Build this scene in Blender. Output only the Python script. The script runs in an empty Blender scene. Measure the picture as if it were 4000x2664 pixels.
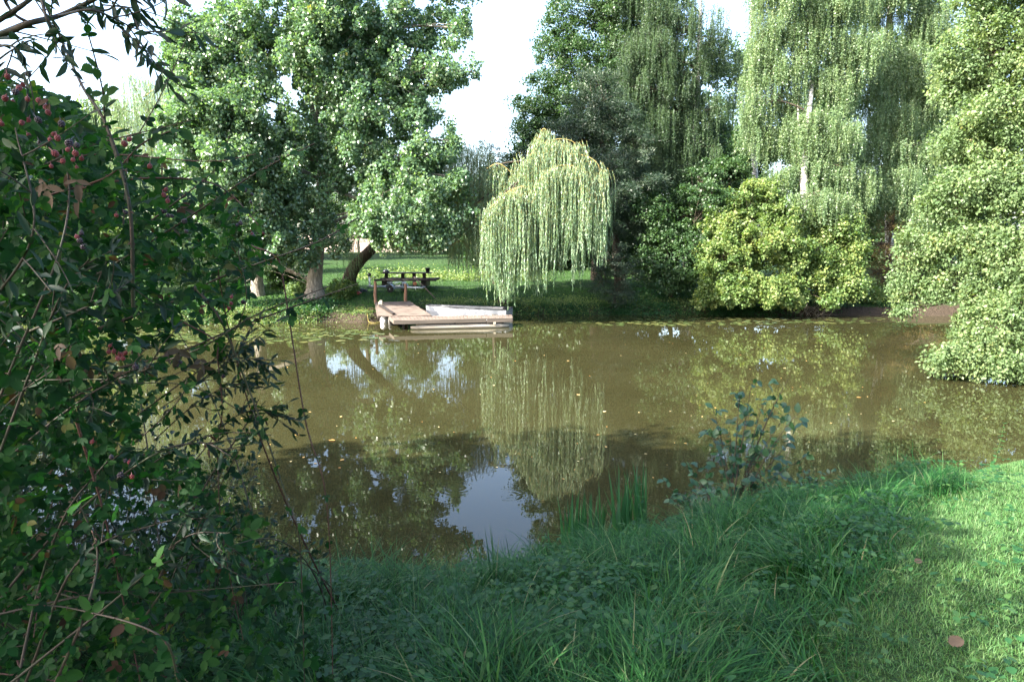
import bpy, math, random
import numpy as np
rng = np.random.default_rng(7); random.seed(7)
SC = bpy.context.scene; COL = SC.collection
# ------------------------------------------------------------------ camera, world, sun, exposure
F0, PIT, EYE = 2667.0, math.atan(372/2667.0), 3.4
cam = bpy.data.cameras.new('camera'); cam.sensor_width = 36; cam.lens = 24.0
cam.clip_start = 0.05; cam.clip_end = 2000
camo = bpy.data.objects.new('camera', cam); COL.objects.link(camo); SC.camera = camo
camo.location = (0, 0, EYE); camo.rotation_euler = (math.pi/2 - PIT, 0, 0)
SUN_EL, SUN_AZ = math.radians(38), math.radians(63)          # azimuth: turned left from straight behind the camera
TOSUN = np.array([-math.sin(SUN_AZ)*math.cos(SUN_EL), -math.cos(SUN_AZ)*math.cos(SUN_EL), math.sin(SUN_EL)])
W = bpy.data.worlds.new('World'); SC.world = W; W.use_nodes = True
wn = W.node_tree; wn.nodes.clear()
sky = wn.nodes.new('ShaderNodeTexSky'); sky.sky_type = 'NISHITA'; sky.sun_disc = False
sky.sun_elevation = SUN_EL; sky.sun_rotation = math.atan2(TOSUN[0], TOSUN[1])
sky.air_density = 1.0; sky.dust_density = 3.2; sky.ozone_density = 1.0
bg = wn.nodes.new('ShaderNodeBackground'); bg.inputs[1].default_value = 0.135
wo = wn.nodes.new('ShaderNodeOutputWorld')
wn.links.new(sky.outputs[0], bg.inputs[0]); wn.links.new(bg.outputs[0], wo.inputs[0])
sl = bpy.data.lights.new('sun', 'SUN'); sl.energy = 5.0; sl.angle = math.radians(0.5); sl.color = (1.0, 0.95, 0.84)
so = bpy.data.objects.new('sun', sl); COL.objects.link(so)
from mathutils import Vector, Matrix
so.rotation_euler = Vector(TOSUN.tolist()).to_track_quat('Z', 'Y').to_euler()
SC.view_settings.view_transform = 'Standard'; SC.view_settings.look = 'None'
SC.view_settings.exposure = 2.58; SC.view_settings.gamma = 1.0
SC.render.engine = 'CYCLES'
SC.cycles.max_bounces = 7; SC.cycles.diffuse_bounces = 3; SC.cycles.glossy_bounces = 3
SC.cycles.transmission_bounces = 4; SC.cycles.use_denoising = True

# ------------------------------------------------------------------ helpers
def ray(px, py):
    u = (np.asarray(px, float)-2000)/F0; v = (1332-np.asarray(py, float))/F0
    return np.stack([u, math.cos(PIT)+v*math.sin(PIT), -math.sin(PIT)+v*math.cos(PIT)], -1)
def P(px, py, Y):
    d = ray(px, py); t = np.asarray(Y, float)/d[..., 1]
    return d*t[..., None] + np.array([0, 0, EYE])
def G(px, py, z=0.0):
    d = ray(px, py); t = (np.asarray(z, float)-EYE)/d[..., 2]
    return d*t[..., None] + np.array([0, 0, EYE])
def nrm(a):
    return a/np.maximum(np.linalg.norm(a, axis=-1, keepdims=True), 1e-9)
_nz = [(rng.uniform(0, 6.3, 3), rng.normal(0, 1, (3, 2))) for _ in range(3)]
def wob(x, y, s):
    r = 0
    for ph, k in _nz:
        for i in range(3):
            r = r + np.sin((k[i, 0]*x + k[i, 1]*y)/s + ph[i])
    return r/9.0
_e = G([-900, 300, 800, 1200, 1700, 2050, 2500, 2900, 3300, 3700, 4000], [2150, 2260, 2240, 2200, 2190, 2140, 2030, 1930, 1860, 1830, 1730], 0.55)
YN_X = np.r_[-80, -12, _e[:, 0], 9, 12, 14, 16, 18, 22, 60]
YN_Y = np.r_[6, 5.6, _e[:, 1]+0.45, 9.6, 11, 12.6, 16, 24, 33.5, 34]
YF_X = np.array([-120, -15, -9.5, -8, -6.6, -5.6, -4.5, 0, 6, 12, 24, 60.])
YF_Y = np.array([30, 29.6, 30.2, 30.4, 30.3, 31.0, 33.2, 33.9, 34, 33.6, 33.3, 33.])
def near_y(x): return np.interp(x, YN_X, YN_Y) + 0.12*np.sin(x*3.1)
def far_y(x): return np.interp(x, YF_X, YF_Y) + 0.12*np.sin(x*2.3+1)
def height(x, y):
    x = np.asarray(x, float); y = np.asarray(y, float)
    df = y - far_y(x); dn = near_y(x) - y
    hf = np.interp(df, [-3, 0, .35, 1.5, 3, 6, 12, 45, 110], [-.9, 0, .36, .6, .84, 1.08, 1.25, 2.6, 3.1])
    hn = np.interp(dn, [-3, 0, .4, 1.1, 2.2, 4, 7, 40], [-.9, 0, .24, .6, 1.05, 1.5, 1.75, 2.0])
    h = np.where(df > dn, hf, hn)
    return h + np.where(h > 0.05, 0.05*wob(x, y, .9)*np.clip(h*2, 0, 1), 0)

MATS = {}
def nodes(name):
    m = bpy.data.materials.new(name); m.use_nodes = True; nt = m.node_tree; nt.nodes.clear()
    o = nt.nodes.new('ShaderNodeOutputMaterial'); MATS[name] = m
    return m, nt, o
def ramp(nt, stops):
    r = nt.nodes.new('ShaderNodeValToRGB'); e = r.color_ramp.elements
    while len(e) < len(stops): e.new(0.5)
    for i, (p, c) in enumerate(stops):
        e[i].position = p; e[i].color = (*c, 1)
    return r
def leaf_mat(name, stops, tr=0.35, rough=0.45, spec=0.5):
    m, nt, o = nodes(name); L = nt.links.new
    a = nt.nodes.new('ShaderNodeAttribute'); a.attribute_name = 'rnd'
    r = ramp(nt, stops); L(a.outputs['Fac'], r.inputs[0])
    p = nt.nodes.new('ShaderNodeBsdfPrincipled'); p.inputs['Roughness'].default_value = rough
    p.inputs['Specular IOR Level'].default_value = spec
    L(r.outputs[0], p.inputs['Base Color'])
    t = nt.nodes.new('ShaderNodeBsdfTranslucent')
    mx = nt.nodes.new('ShaderNodeMix'); mx.data_type = 'RGBA'; mx.blend_type = 'MULTIPLY'; mx.inputs[0].default_value = 1
    L(r.outputs[0], mx.inputs[6]); mx.inputs[7].default_value = (1.5, 1.6, 0.7, 1); L(mx.outputs[2], t.inputs[0])
    s = nt.nodes.new('ShaderNodeMixShader'); s.inputs[0].default_value = tr
    L(p.outputs[0], s.inputs[1]); L(t.outputs[0], s.inputs[2]); L(s.outputs[0], o.inputs[0])
    return m
def surf_mat(name, c1, c2, scale=4, rough=.8, bump=.3, stretch=(1, 1, 1), c3=None, detail=6, spec=.3, metal=0, bscale=None, bdist=.02):
    m, nt, o = nodes(name); L = nt.links.new
    tc = nt.nodes.new('ShaderNodeTexCoord'); mp = nt.nodes.new('ShaderNodeMapping'); mp.inputs['Scale'].default_value = stretch
    L(tc.outputs['Object'], mp.inputs[0])
    n = nt.nodes.new('ShaderNodeTexNoise'); n.inputs['Scale'].default_value = scale; n.inputs['Detail'].default_value = detail
    L(mp.outputs[0], n.inputs['Vector'])
    st = [(.3, c1), (.7, c2)] if c3 is None else [(.3, c1), (.5, c2), (.68, c3)]
    r = ramp(nt, st); L(n.outputs[0], r.inputs[0])
    p = nt.nodes.new('ShaderNodeBsdfPrincipled'); p.inputs['Roughness'].default_value = rough
    p.inputs['Specular IOR Level'].default_value = spec; p.inputs['Metallic'].default_value = metal
    L(r.outputs[0], p.inputs['Base Color'])
    if bump:
        n2 = nt.nodes.new('ShaderNodeTexNoise'); n2.inputs['Scale'].default_value = bscale or scale*3; n2.inputs['Detail'].default_value = 5
        L(mp.outputs[0], n2.inputs['Vector'])
        b = nt.nodes.new('ShaderNodeBump'); b.inputs['Strength'].default_value = bump; b.inputs['Distance'].default_value = bdist
        L(n2.outputs[0], b.inputs['Height']); L(b.outputs[0], p.inputs['Normal'])
    L(p.outputs[0], o.inputs[0])
    return m

def link(name, me, parent=None, mat=None, loc=(0, 0, 0)):
    o = bpy.data.objects.new(name, me); COL.objects.link(o); o.location = loc
    if mat is not None: me.materials.append(mat)
    if parent is not None: o.parent = parent
    return o
def tag(o, label=None, cat=None, group=None, kind=None):
    if label: o['label'] = label
    if cat: o['category'] = cat
    if group: o['group'] = group
    if kind: o['kind'] = kind
    return o
def thing(name, label, cat, loc, group=None):
    o = bpy.data.objects.new(name, None); COL.objects.link(o); o.location = [float(v) for v in loc]
    o.empty_display_size = .2
    return tag(o, label, cat, group)
def mesh_np(name, V, faces, rnd=None, smooth=False):
    me = bpy.data.meshes.new(name)
    V = np.ascontiguousarray(V, dtype=np.float32).reshape(-1, 3)
    me.vertices.add(len(V)); me.vertices.foreach_set('co', V.ravel())
    faces = [f for f in faces if len(f)]
    tot = np.concatenate([np.full(len(f), f.shape[1], np.int32) for f in faces])
    idx = np.concatenate([f.ravel() for f in faces]).astype(np.int32)
    me.loops.add(len(idx)); me.loops.foreach_set('vertex_index', idx)
    me.polygons.add(len(tot)); st = np.zeros(len(tot), np.int32); st[1:] = np.cumsum(tot)[:-1]
    me.polygons.foreach_set('loop_start', st)
    if smooth: me.polygons.foreach_set('use_smooth', np.ones(len(tot), bool))
    if rnd is not None:
        a = me.attributes.new('rnd', 'FLOAT', 'POINT'); a.data.foreach_set('value', np.asarray(rnd, np.float32).ravel())
    me.update(calc_edges=True)
    return me
# leaf templates: x across, y along, z normal; unit length, unit width
T_DIA = (np.array([[0, 0, 0], [.5, .42, .07], [0, 1, -.05], [-.5, .42, .07]]), np.array([[0, 1, 2, 3]]), None)
T_OVA = (np.array([[0, 0, 0], [.34, .2, .05], [.5, .5, .07], [.3, .8, .02], [0, 1.02, -.09], [-.3, .8, .02], [-.5, .5, .07], [-.34, .2, .05], [0, .25, 0], [0, .55, -.01], [0, .82, -.04]]),
         np.array([[8, 1, 2, 9], [9, 2, 3, 10], [8, 9, 6, 7], [9, 10, 5, 6]]), np.array([[0, 1, 8], [0, 8, 7], [10, 3, 4], [10, 4, 5]]))
def _serr():
    n = 7; R = []; M = []
    for i in range(n):
        y = .04 + .92*i/(n-1); w = .5*math.sin(math.pi*min(1, (y*.92+.06))**.85)**.75
        R.append((w, y-.03, .10*w*2)); R.append((w*.80+.01, y+.05, .06))
        M.append((0, y, -.05*y*y))
    V = [(0, 0, 0)] + R + [(-a, b, c) for a, b, c in R] + M + [(0, 1.06, -.1)]
    r0, l0, m0, tip = 1, 1+2*n, 1+4*n, 1+5*n
    Q = []; T = []
    for i in range(n-1):
        Q.append((m0+i, r0+2*i, r0+2*i+1, m0+i+1)); T.append((m0+i+1, r0+2*i+1, r0+2*i+2))
        Q.append((m0+i, m0+i+1, l0+2*i+1, l0+2*i)); T.append((m0+i+1, l0+2*i+2, l0+2*i+1))
    T += [(0, r0, m0), (0, m0, l0), (m0+n-1, r0+2*n-2, tip), (m0+n-1, tip, l0+2*n-2)]
    return np.array(V, float), np.array(Q), np.array(T)
T_SER = _serr()
def scatter(T, pos, Y, Z, Ln, Wd, rnd):
    V, Q, Tr = T; N = len(pos); k = len(V)
    Y = nrm(Y); X = nrm(np.cross(Y, Z)); Z = np.cross(X, Y)
    Ln = np.broadcast_to(Ln, (N,)); Wd = np.broadcast_to(Wd, (N,))
    out = (pos[:, None] + X[:, None]*(V[None, :, 0:1]*Wd[:, None, None]) + Y[:, None]*(V[None, :, 1:2]*Ln[:, None, None])
           + Z[:, None]*(V[None, :, 2:3]*Ln[:, None, None]))
    off = (np.arange(N)*k)[:, None, None]
    fs = [(Q[None]+off).reshape(-1, 4)]
    if Tr is not None: fs.append((Tr[None]+off).reshape(-1, 3))
    return out.reshape(-1, 3), fs, np.repeat(rnd, k)
def cat_geo(lst):
    V = []; F4 = []; F3 = []; R = []; o = 0
    for v, fs, r in lst:
        V.append(v); R.append(r)
        for f in fs:
            (F4 if f.shape[1] == 4 else F3).append(f+o)
        o += len(v)
    fs = ([np.concatenate(F4)] if F4 else []) + ([np.concatenate(F3)] if F3 else [])
    return np.concatenate(V), fs, np.concatenate(R)
def leaves(name, parent, mat, pos, Y, Z, L, Wd, rnd, T=T_DIA):
    v, fs, r = scatter(T, pos, Y, Z, L, Wd, rnd)
    o0 = np.array(parent.location) if parent is not None else np.zeros(3)
    return link(name, mesh_np(name, v-o0, fs, r), parent, mat)
def bez(a, b, c, n):
    t = np.linspace(0, 1, n)[:, None]
    return (1-t)**2*a + 2*t*(1-t)*b + t*t*c
def spline(pts, n):
    """Catmull-Rom through points"""
    pts = np.asarray(pts, float); p = np.vstack([2*pts[0]-pts[1], pts, 2*pts[-1]-pts[-2]])
    m = len(pts)-1; out = []
    for s in np.linspace(0, m-1e-6, n):
        i = int(s); t = s-i; a, b, c, d = p[i], p[i+1], p[i+2], p[i+3]
        out.append(.5*((2*b)+(-a+c)*t+(2*a-5*b+4*c-d)*t*t+(-a+3*b-3*c+d)*t**3))
    return np.array(out)
def tube_geo(paths, sides=6, rough=0.0):
    """paths: list of (pts(k,3), radii(k)); returns verts, quads"""
    V = []; Fq = []; o = 0; R = []
    ang = np.linspace(0, 2*math.pi, sides, endpoint=False)
    ca, sa = np.cos(ang)[None, :, None], np.sin(ang)[None, :, None]
    for pts, rad in paths:
        pts = np.asarray(pts, float); k = len(pts); rad = np.broadcast_to(np.asarray(rad, float), (k,))
        t = nrm(np.gradient(pts, axis=0))
        ref = np.array([0, 0, 1.]) if abs(t[:, 2]).mean() < .8 else np.array([1., 0, 0])
        a = nrm(np.cross(t, ref)); b = np.cross(t, a)
        rr = rad[:, None, None]
        if rough: rr = rr*(1+rough*rng.normal(0, 1, (k, sides, 1)))
        v = pts[:, None] + rr*(a[:, None]*ca + b[:, None]*sa)
        V.append(v.reshape(-1, 3))
        i = np.arange(k-1)[:, None]*sides; j = np.arange(sides)[None]
        q = np.stack([i+j, i+(j+1) % sides, i+sides+(j+1) % sides, i+sides+j], -1).reshape(-1, 4)
        Fq.append(q+o); o += k*sides; R.append(np.full(k*sides, rng.random()))
    return np.concatenate(V), [np.concatenate(Fq)], np.concatenate(R)
def tubes(name, parent, mat, paths, sides=6, rough=0.0, smooth=True):
    v, f, r = tube_geo(paths, sides, rough)
    o0 = np.array(parent.location) if parent is not None else np.zeros(3)
    return link(name, mesh_np(name, v-o0, f, r, smooth), parent, mat)
class MB:
    def __init__(s): s.V = []; s.F = []; s.n = 0
    def add(s, V, F):
        V = np.asarray(V, float); s.V.append(V); s.F += [[i+s.n for i in f] for f in F]; s.n += len(V); return s
    def box(s, c, size, rot=None, bev=0.0):
        x, y, z = [d/2 for d in size]
        if bev:
            pts = []; b = min(bev, x*.45, y*.45, z*.45)
            # chamfered box as three nested cross-sections (bottom inset, mid, mid, top inset)
            for zz, ins in ((-z, b), (-z+b, 0), (z-b, 0), (z, b)):
                xi, yi = x-ins, y-ins
                pts += [(-xi+b, -yi, zz), (xi-b, -yi, zz), (xi, -yi+b, zz), (xi, yi-b, zz), (xi-b, yi, zz), (-xi+b, yi, zz), (-xi, yi-b, zz), (-xi, -yi+b, zz)]
            F = [list(range(7, -1, -1)), list(range(24, 32))]
            for k in range(3):
                for j in range(8): F.append([k*8+j, k*8+(j+1) % 8, (k+1)*8+(j+1) % 8, (k+1)*8+j])
            V = np.array(pts)
        else:
            V = np.array([[-x, -y, -z], [x, -y, -z], [x, y, -z], [-x, y, -z], [-x, -y, z], [x, -y, z], [x, y, z], [-x, y, z]])
            F = [[3, 2, 1, 0], [4, 5, 6, 7], [0, 1, 5, 4], [1, 2, 6, 5], [2, 3, 7, 6], [3, 0, 4, 7]]
        if rot is not None: V = V @ np.array(Matrix.Rotation(rot[1], 3, rot[0])).T
        return s.add(V+np.array(c), F)
    def bar(s, a, b, w, h, bev=.004):
        """box from a to b, w across, h up"""
        a = np.array(a, float); b = np.array(b, float); d = b-a; L = np.linalg.norm(d)
        m = MB().box((0, 0, 0), (w, L, h), bev=bev); y = d/L
        x = nrm(np.cross(y, [0, 0, 1.])) if abs(y[2]) < .99 else np.array([1., 0, 0]); z = np.cross(x, y)
        V = m.V[0] @ np.array([x, y, z]) + (a+b)/2
        return s.add(V, m.F)
    def prism(s, poly, z0, z1):
        """poly list of (x,y[,ztop]); top follows ztop offsets"""
        n = len(poly); lo = [(p[0], p[1], (p[2] if len(p) > 2 else 0)+z0) for p in poly]; hi = [(p[0], p[1], (p[2] if len(p) > 2 else 0)+z1) for p in poly]
        return s.add(lo+hi, [list(range(n-1, -1, -1)), list(range(n, 2*n))]+[[i, (i+1) % n, n+(i+1) % n, n+i] for i in range(n)])
    def lathe(s, prof, c=(0, 0, 0), axis='Z', seg=20):
        V = []; n = len(prof)
        for r, z in prof:
            for j in range(seg):
                a = 2*math.pi*j/seg; v = (r*math.cos(a), r*math.sin(a), z)
                if axis == 'Y': v = (v[0], v[2], v[1])
                if axis == 'X': v = (v[2], v[0], v[1])
                V.append((v[0]+c[0], v[1]+c[1], v[2]+c[2]))
        F = [[i*seg+j, i*seg+(j+1) % seg, (i+1)*seg+(j+1) % seg, (i+1)*seg+j] for i in range(n-1) for j in range(seg)]
        F += [list(range(seg-1, -1, -1)), list(range((n-1)*seg, n*seg))]
        return s.add(V, F)
    def tube(s, pts, rad, sides=8):
        v, f, _ = tube_geo([(pts, rad)], sides); F = f[0].tolist(); k = len(pts)
        F += [list(range(sides-1, -1, -1)), list(range((k-1)*sides, k*sides))]
        return s.add(v, F)
    def build(s, name, mat, parent=None, loc=(0, 0, 0), smooth=False, world=False):
        V = np.concatenate(s.V)
        if world and parent is not None: V = V-np.array(parent.location)
        if world and parent is None: V = V-np.array(loc)
        me = bpy.data.meshes.new(name); me.from_pydata(V.tolist(), [], s.F); me.update()
        if smooth:
            for p in me.polygons: p.use_smooth = len(p.vertices) == 4
        return link(name, me, parent, mat, (0, 0, 0) if parent is not None else loc)
def randn3(n): return rng.normal(0, 1, (n, 3))
def rv(n): return nrm(randn3(n))

# ------------------------------------------------------------------ materials
M = {}
M['poplar'] = leaf_mat('poplar_leaf', [(0, (.060, .120, .062)), (.5, (.100, .180, .095)), (.95, (.15, .215, .095)), (.99, (.36, .30, .05))], .36, .34, .8)
M['willow'] = leaf_mat('willow_leaf', [(0, (.08, .15, .08)), (.5, (.18, .28, .17)), (1, (.33, .41, .28))], .35, .42, .5)
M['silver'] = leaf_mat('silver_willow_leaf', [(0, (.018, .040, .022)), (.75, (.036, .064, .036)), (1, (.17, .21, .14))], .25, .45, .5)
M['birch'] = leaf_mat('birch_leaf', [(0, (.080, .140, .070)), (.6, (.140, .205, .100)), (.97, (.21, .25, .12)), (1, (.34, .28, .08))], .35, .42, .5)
M['birch_shade'] = leaf_mat('shaded_birch_leaf', [(0, (.028, .055, .030)), (.6, (.048, .085, .042)), (1, (.085, .12, .06))], .3, .5, .35)  # birch leaf again, with the shade on the rear tree put into its colour
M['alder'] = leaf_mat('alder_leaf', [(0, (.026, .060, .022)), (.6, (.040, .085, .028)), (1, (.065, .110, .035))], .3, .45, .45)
M['maple'] = leaf_mat('field_maple_leaf', [(0, (.055, .115, .034)), (.55, (.125, .185, .055)), (.95, (.24, .27, .09)), (1, (.32, .24, .10))], .4, .5, .4)
M['broad'] = leaf_mat('bank_tree_leaf', [(0, (.065, .115, .048)), (.6, (.130, .190, .082)), (.96, (.20, .245, .10)), (1, (.34, .27, .08))], .38, .48, .3)
M['bramble'] = leaf_mat('bramble_leaf', [(0, (.004, .022, .007)), (.6, (.009, .046, .012)), (.96, (.028, .080, .016)), (.99, (.08, .085, .02)), (1, (.05, .028, .018))], .42, .6, .14)  # leaf colour lowered to deepen the shade of the thicket
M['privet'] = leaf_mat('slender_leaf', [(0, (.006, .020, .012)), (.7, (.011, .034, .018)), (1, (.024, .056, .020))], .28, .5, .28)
M['sapling'] = leaf_mat('sapling_leaf', [(0, (.022, .062, .040)), (.7, (.036, .095, .045)), (1, (.06, .13, .045))], .32, .42, .5)
M['nettle'] = leaf_mat('nettle_leaf', [(0, (.014, .056, .018)), (.7, (.025, .088, .024)), (1, (.06, .125, .03))], .35, .5, .35)
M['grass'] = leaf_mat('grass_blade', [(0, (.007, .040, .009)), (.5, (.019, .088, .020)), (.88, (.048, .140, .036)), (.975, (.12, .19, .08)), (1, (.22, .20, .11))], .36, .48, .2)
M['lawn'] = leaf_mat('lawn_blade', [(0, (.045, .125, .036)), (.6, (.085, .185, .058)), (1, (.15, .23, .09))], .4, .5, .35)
M['farlawn'] = leaf_mat('far_lawn_blade', [(0, (.022, .075, .016)), (.6, (.040, .115, .024)), (1, (.080, .15, .036))], .35, .5, .3)
M['reed'] = leaf_mat('iris_blade', [(0, (.016, .075, .034)), (.7, (.026, .105, .042)), (1, (.05, .14, .045))], .3, .35, .5)
M['dead'] = leaf_mat('dead_leaf', [(0, (.035, .024, .018)), (.6, (.065, .045, .034)), (1, (.13, .09, .06))], .2, .7, .2)
M['rust'] = leaf_mat('rust_twig', [(0, (.12, .085, .035)), (.6, (.19, .13, .05)), (1, (.13, .15, .04))], .3, .6, .3)
M['lily'] = leaf_mat('lily_pad', [(0, (.040, .070, .022)), (.6, (.075, .105, .034)), (1, (.13, .13, .045))], .1, .3, .5)
M['fleaf'] = leaf_mat('floating_leaf', [(0, (.42, .22, .07)), (.5, (.50, .33, .12)), (1, (.55, .45, .25))], .1, .5, .4)
M['bark'] = surf_mat('furrowed_bark', (.13, .11, .085), (.36, .32, .27), 5, .9, 1.0, (4, 4, .7), bscale=9, bdist=.06)
M['bark_dark'] = surf_mat('dark_bark', (.035, .028, .020), (.085, .066, .047), 6, .9, .8, (3, 3, .8), bdist=.04)
M['birchbark'] = surf_mat('birch_bark', (.05, .045, .04), (.55, .52, .48), 3, .7, .5, (1.2, 1.2, 5), c3=(.68, .65, .60))
M['twig_y'] = surf_mat('yellow_twig', (.20, .15, .05), (.30, .24, .08), 6, .6, 0)
M['cane'] = surf_mat('bramble_cane', (.020, .025, .013), (.040, .029, .022), 5, .6, .3, c3=(.038, .048, .023))
M['cane_red'] = surf_mat('red_cane', (.045, .020, .018), (.080, .036, .028), 5, .6, .3)
M['stem'] = surf_mat('green_stem', (.05, .10, .03), (.09, .15, .045), 5, .6, 0)

# ------------------------------------------------------------------ setting: ground and pond
def ax(parts):
    return np.unique(np.concatenate([np.arange(a, b, s) for a, b, s in parts]))
gx = ax([(-300, -60, 12), (-60, -14, 1.2), (-14, 16, .14), (16, 40, 1.0), (40, 301, 12)])
gy = ax([(-60, -3, 3), (-3, 10, .12), (10, 28, 1.0), (28, 37, .14), (37, 60, .5), (60, 120, 3), (120, 600, 20)])
X, Yg = np.meshgrid(gx, gy); Z = height(X, Yg)
nx, ny = len(gx), len(gy); i = np.arange(ny-1)[:, None]*nx+np.arange(nx-1)[None]
q = np.stack([i, i+1, i+nx+1, i+nx], -1).reshape(-1, 4)
m, nt, o = nodes('earth_and_turf'); L = nt.links.new
tc = nt.nodes.new('ShaderNodeTexCoord'); n1 = nt.nodes.new('ShaderNodeTexNoise'); n1.inputs['Scale'].default_value = 1.4; n1.inputs['Detail'].default_value = 8
L(tc.outputs['Object'], n1.inputs['Vector'])
n2 = nt.nodes.new('ShaderNodeTexNoise'); n2.inputs['Scale'].default_value = 22; n2.inputs['Detail'].default_value = 6; L(tc.outputs['Object'], n2.inputs['Vector'])
rg = ramp(nt, [(.3, (.014, .034, .009)), (.5, (.027, .058, .015)), (.7, (.050, .082, .024))]); L(n2.outputs[0], rg.inputs[0])
rs = ramp(nt, [(.3, (.020, .015, .010)), (.6, (.055, .041, .029)), (.75, (.10, .076, .056))]); L(n2.outputs[0], rs.inputs[0])
sx = nt.nodes.new('ShaderNodeSeparateXYZ'); L(tc.outputs['Object'], sx.inputs[0])
ad = nt.nodes.new('ShaderNodeMath'); ad.operation = 'MULTIPLY_ADD'; L(n1.outputs[0], ad.inputs[0]); ad.inputs[1].default_value = -.7; L(sx.outputs[2], ad.inputs[2])
mr = nt.nodes.new('ShaderNodeMapRange'); L(ad.outputs[0], mr.inputs[0]); mr.inputs[1].default_value = .05; mr.inputs[2].default_value = .22
mx = nt.nodes.new('ShaderNodeMix'); mx.data_type = 'RGBA'; L(mr.outputs[0], mx.inputs[0]); L(rs.outputs[0], mx.inputs[6]); L(rg.outputs[0], mx.inputs[7])
p = nt.nodes.new('ShaderNodeBsdfPrincipled'); p.inputs['Roughness'].default_value = .9; p.inputs['Specular IOR Level'].default_value = .15; L(mx.outputs[2], p.inputs['Base Color'])
b = nt.nodes.new('ShaderNodeBump'); b.inputs['Strength'].default_value = .9; b.inputs['Distance'].default_value = .08; L(n2.outputs[0], b.inputs['Height']); L(b.outputs[0], p.inputs['Normal'])
L(p.outputs[0], o.inputs[0])
tag(link('ground', mesh_np('ground', np.stack([X, Yg, Z], -1), [q], None, True), None, m), kind='structure')

m, nt, o = nodes('pond_water'); L = nt.links.new
tc = nt.nodes.new('ShaderNodeTexCoord')
n1 = nt.nodes.new('ShaderNodeTexNoise'); n1.inputs['Scale'].default_value = .25; n1.inputs['Detail'].default_value = 3; L(tc.outputs['Object'], n1.inputs['Vector'])
r = ramp(nt, [(.35, (.0225, .0215, .0088)), (.65, (.0295, .0280, .0118))]); L(n1.outputs[0], r.inputs[0])
n2 = nt.nodes.new('ShaderNodeTexNoise'); n2.inputs['Scale'].default_value = 3.2; n2.inputs['Detail'].default_value = 3; L(tc.outputs['Object'], n2.inputs['Vector'])
p = nt.nodes.new('ShaderNodeBsdfPrincipled'); p.inputs['Roughness'].default_value = .0; p.inputs['IOR'].default_value = 1.333
L(r.outputs[0], p.inputs['Base Color'])
hsum = n2.outputs[0]
mul = nt.nodes.new('ShaderNodeMath'); mul.operation = 'MULTIPLY'; L(hsum, mul.inputs[0]); mul.inputs[1].default_value = 1.0; hsum = mul.outputs[0]
for (cx, cy, amp, rad) in [tuple(G(1985, 1935, 0)[:2])+(.10, .28), tuple(G(1790, 1905, 0)[:2])+(.06, .35), tuple(G(1590, 1930, 0)[:2])+(.05, .45)]:
    vs = nt.nodes.new('ShaderNodeVectorMath'); vs.operation = 'DISTANCE'; L(tc.outputs['Object'], vs.inputs[0]); vs.inputs[1].default_value = (float(cx), float(cy), 0)
    sn = nt.nodes.new('ShaderNodeMath'); sn.operation = 'MULTIPLY'; L(vs.outputs['Value'], sn.inputs[0]); sn.inputs[1].default_value = 65
    s2 = nt.nodes.new('ShaderNodeMath'); s2.operation = 'SINE'; L(sn.outputs[0], s2.inputs[0])
    fr = nt.nodes.new('ShaderNodeMapRange'); L(vs.outputs['Value'], fr.inputs[0]); fr.inputs[1].default_value = 0; fr.inputs[2].default_value = rad; fr.inputs[3].default_value = amp*8; fr.inputs[4].default_value = 0
    m3 = nt.nodes.new('ShaderNodeMath'); m3.operation = 'MULTIPLY_ADD'; L(s2.outputs[0], m3.inputs[0]); L(fr.outputs[0], m3.inputs[1]); L(hsum, m3.inputs[2]); hsum = m3.outputs[0]
b = nt.nodes.new('ShaderNodeBump'); b.inputs['Strength'].default_value = .014; b.inputs['Distance'].default_value = .05; L(hsum, b.inputs['Height']); L(b.outputs[0], p.inputs['Normal'])
L(p.outputs[0], o.inputs[0])
wx = np.linspace(-150, 60, 22); wy = np.linspace(2, 36, 9); X, Yg = np.meshgrid(wx, wy); nx, ny = len(wx), len(wy)
i = np.arange(ny-1)[:, None]*nx+np.arange(nx-1)[None]; q = np.stack([i, i+1, i+nx+1, i+nx], -1).reshape(-1, 4)
tag(link('water', mesh_np('water', np.stack([X, Yg, X*0], -1), [q]), None, m), kind='structure')

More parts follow.
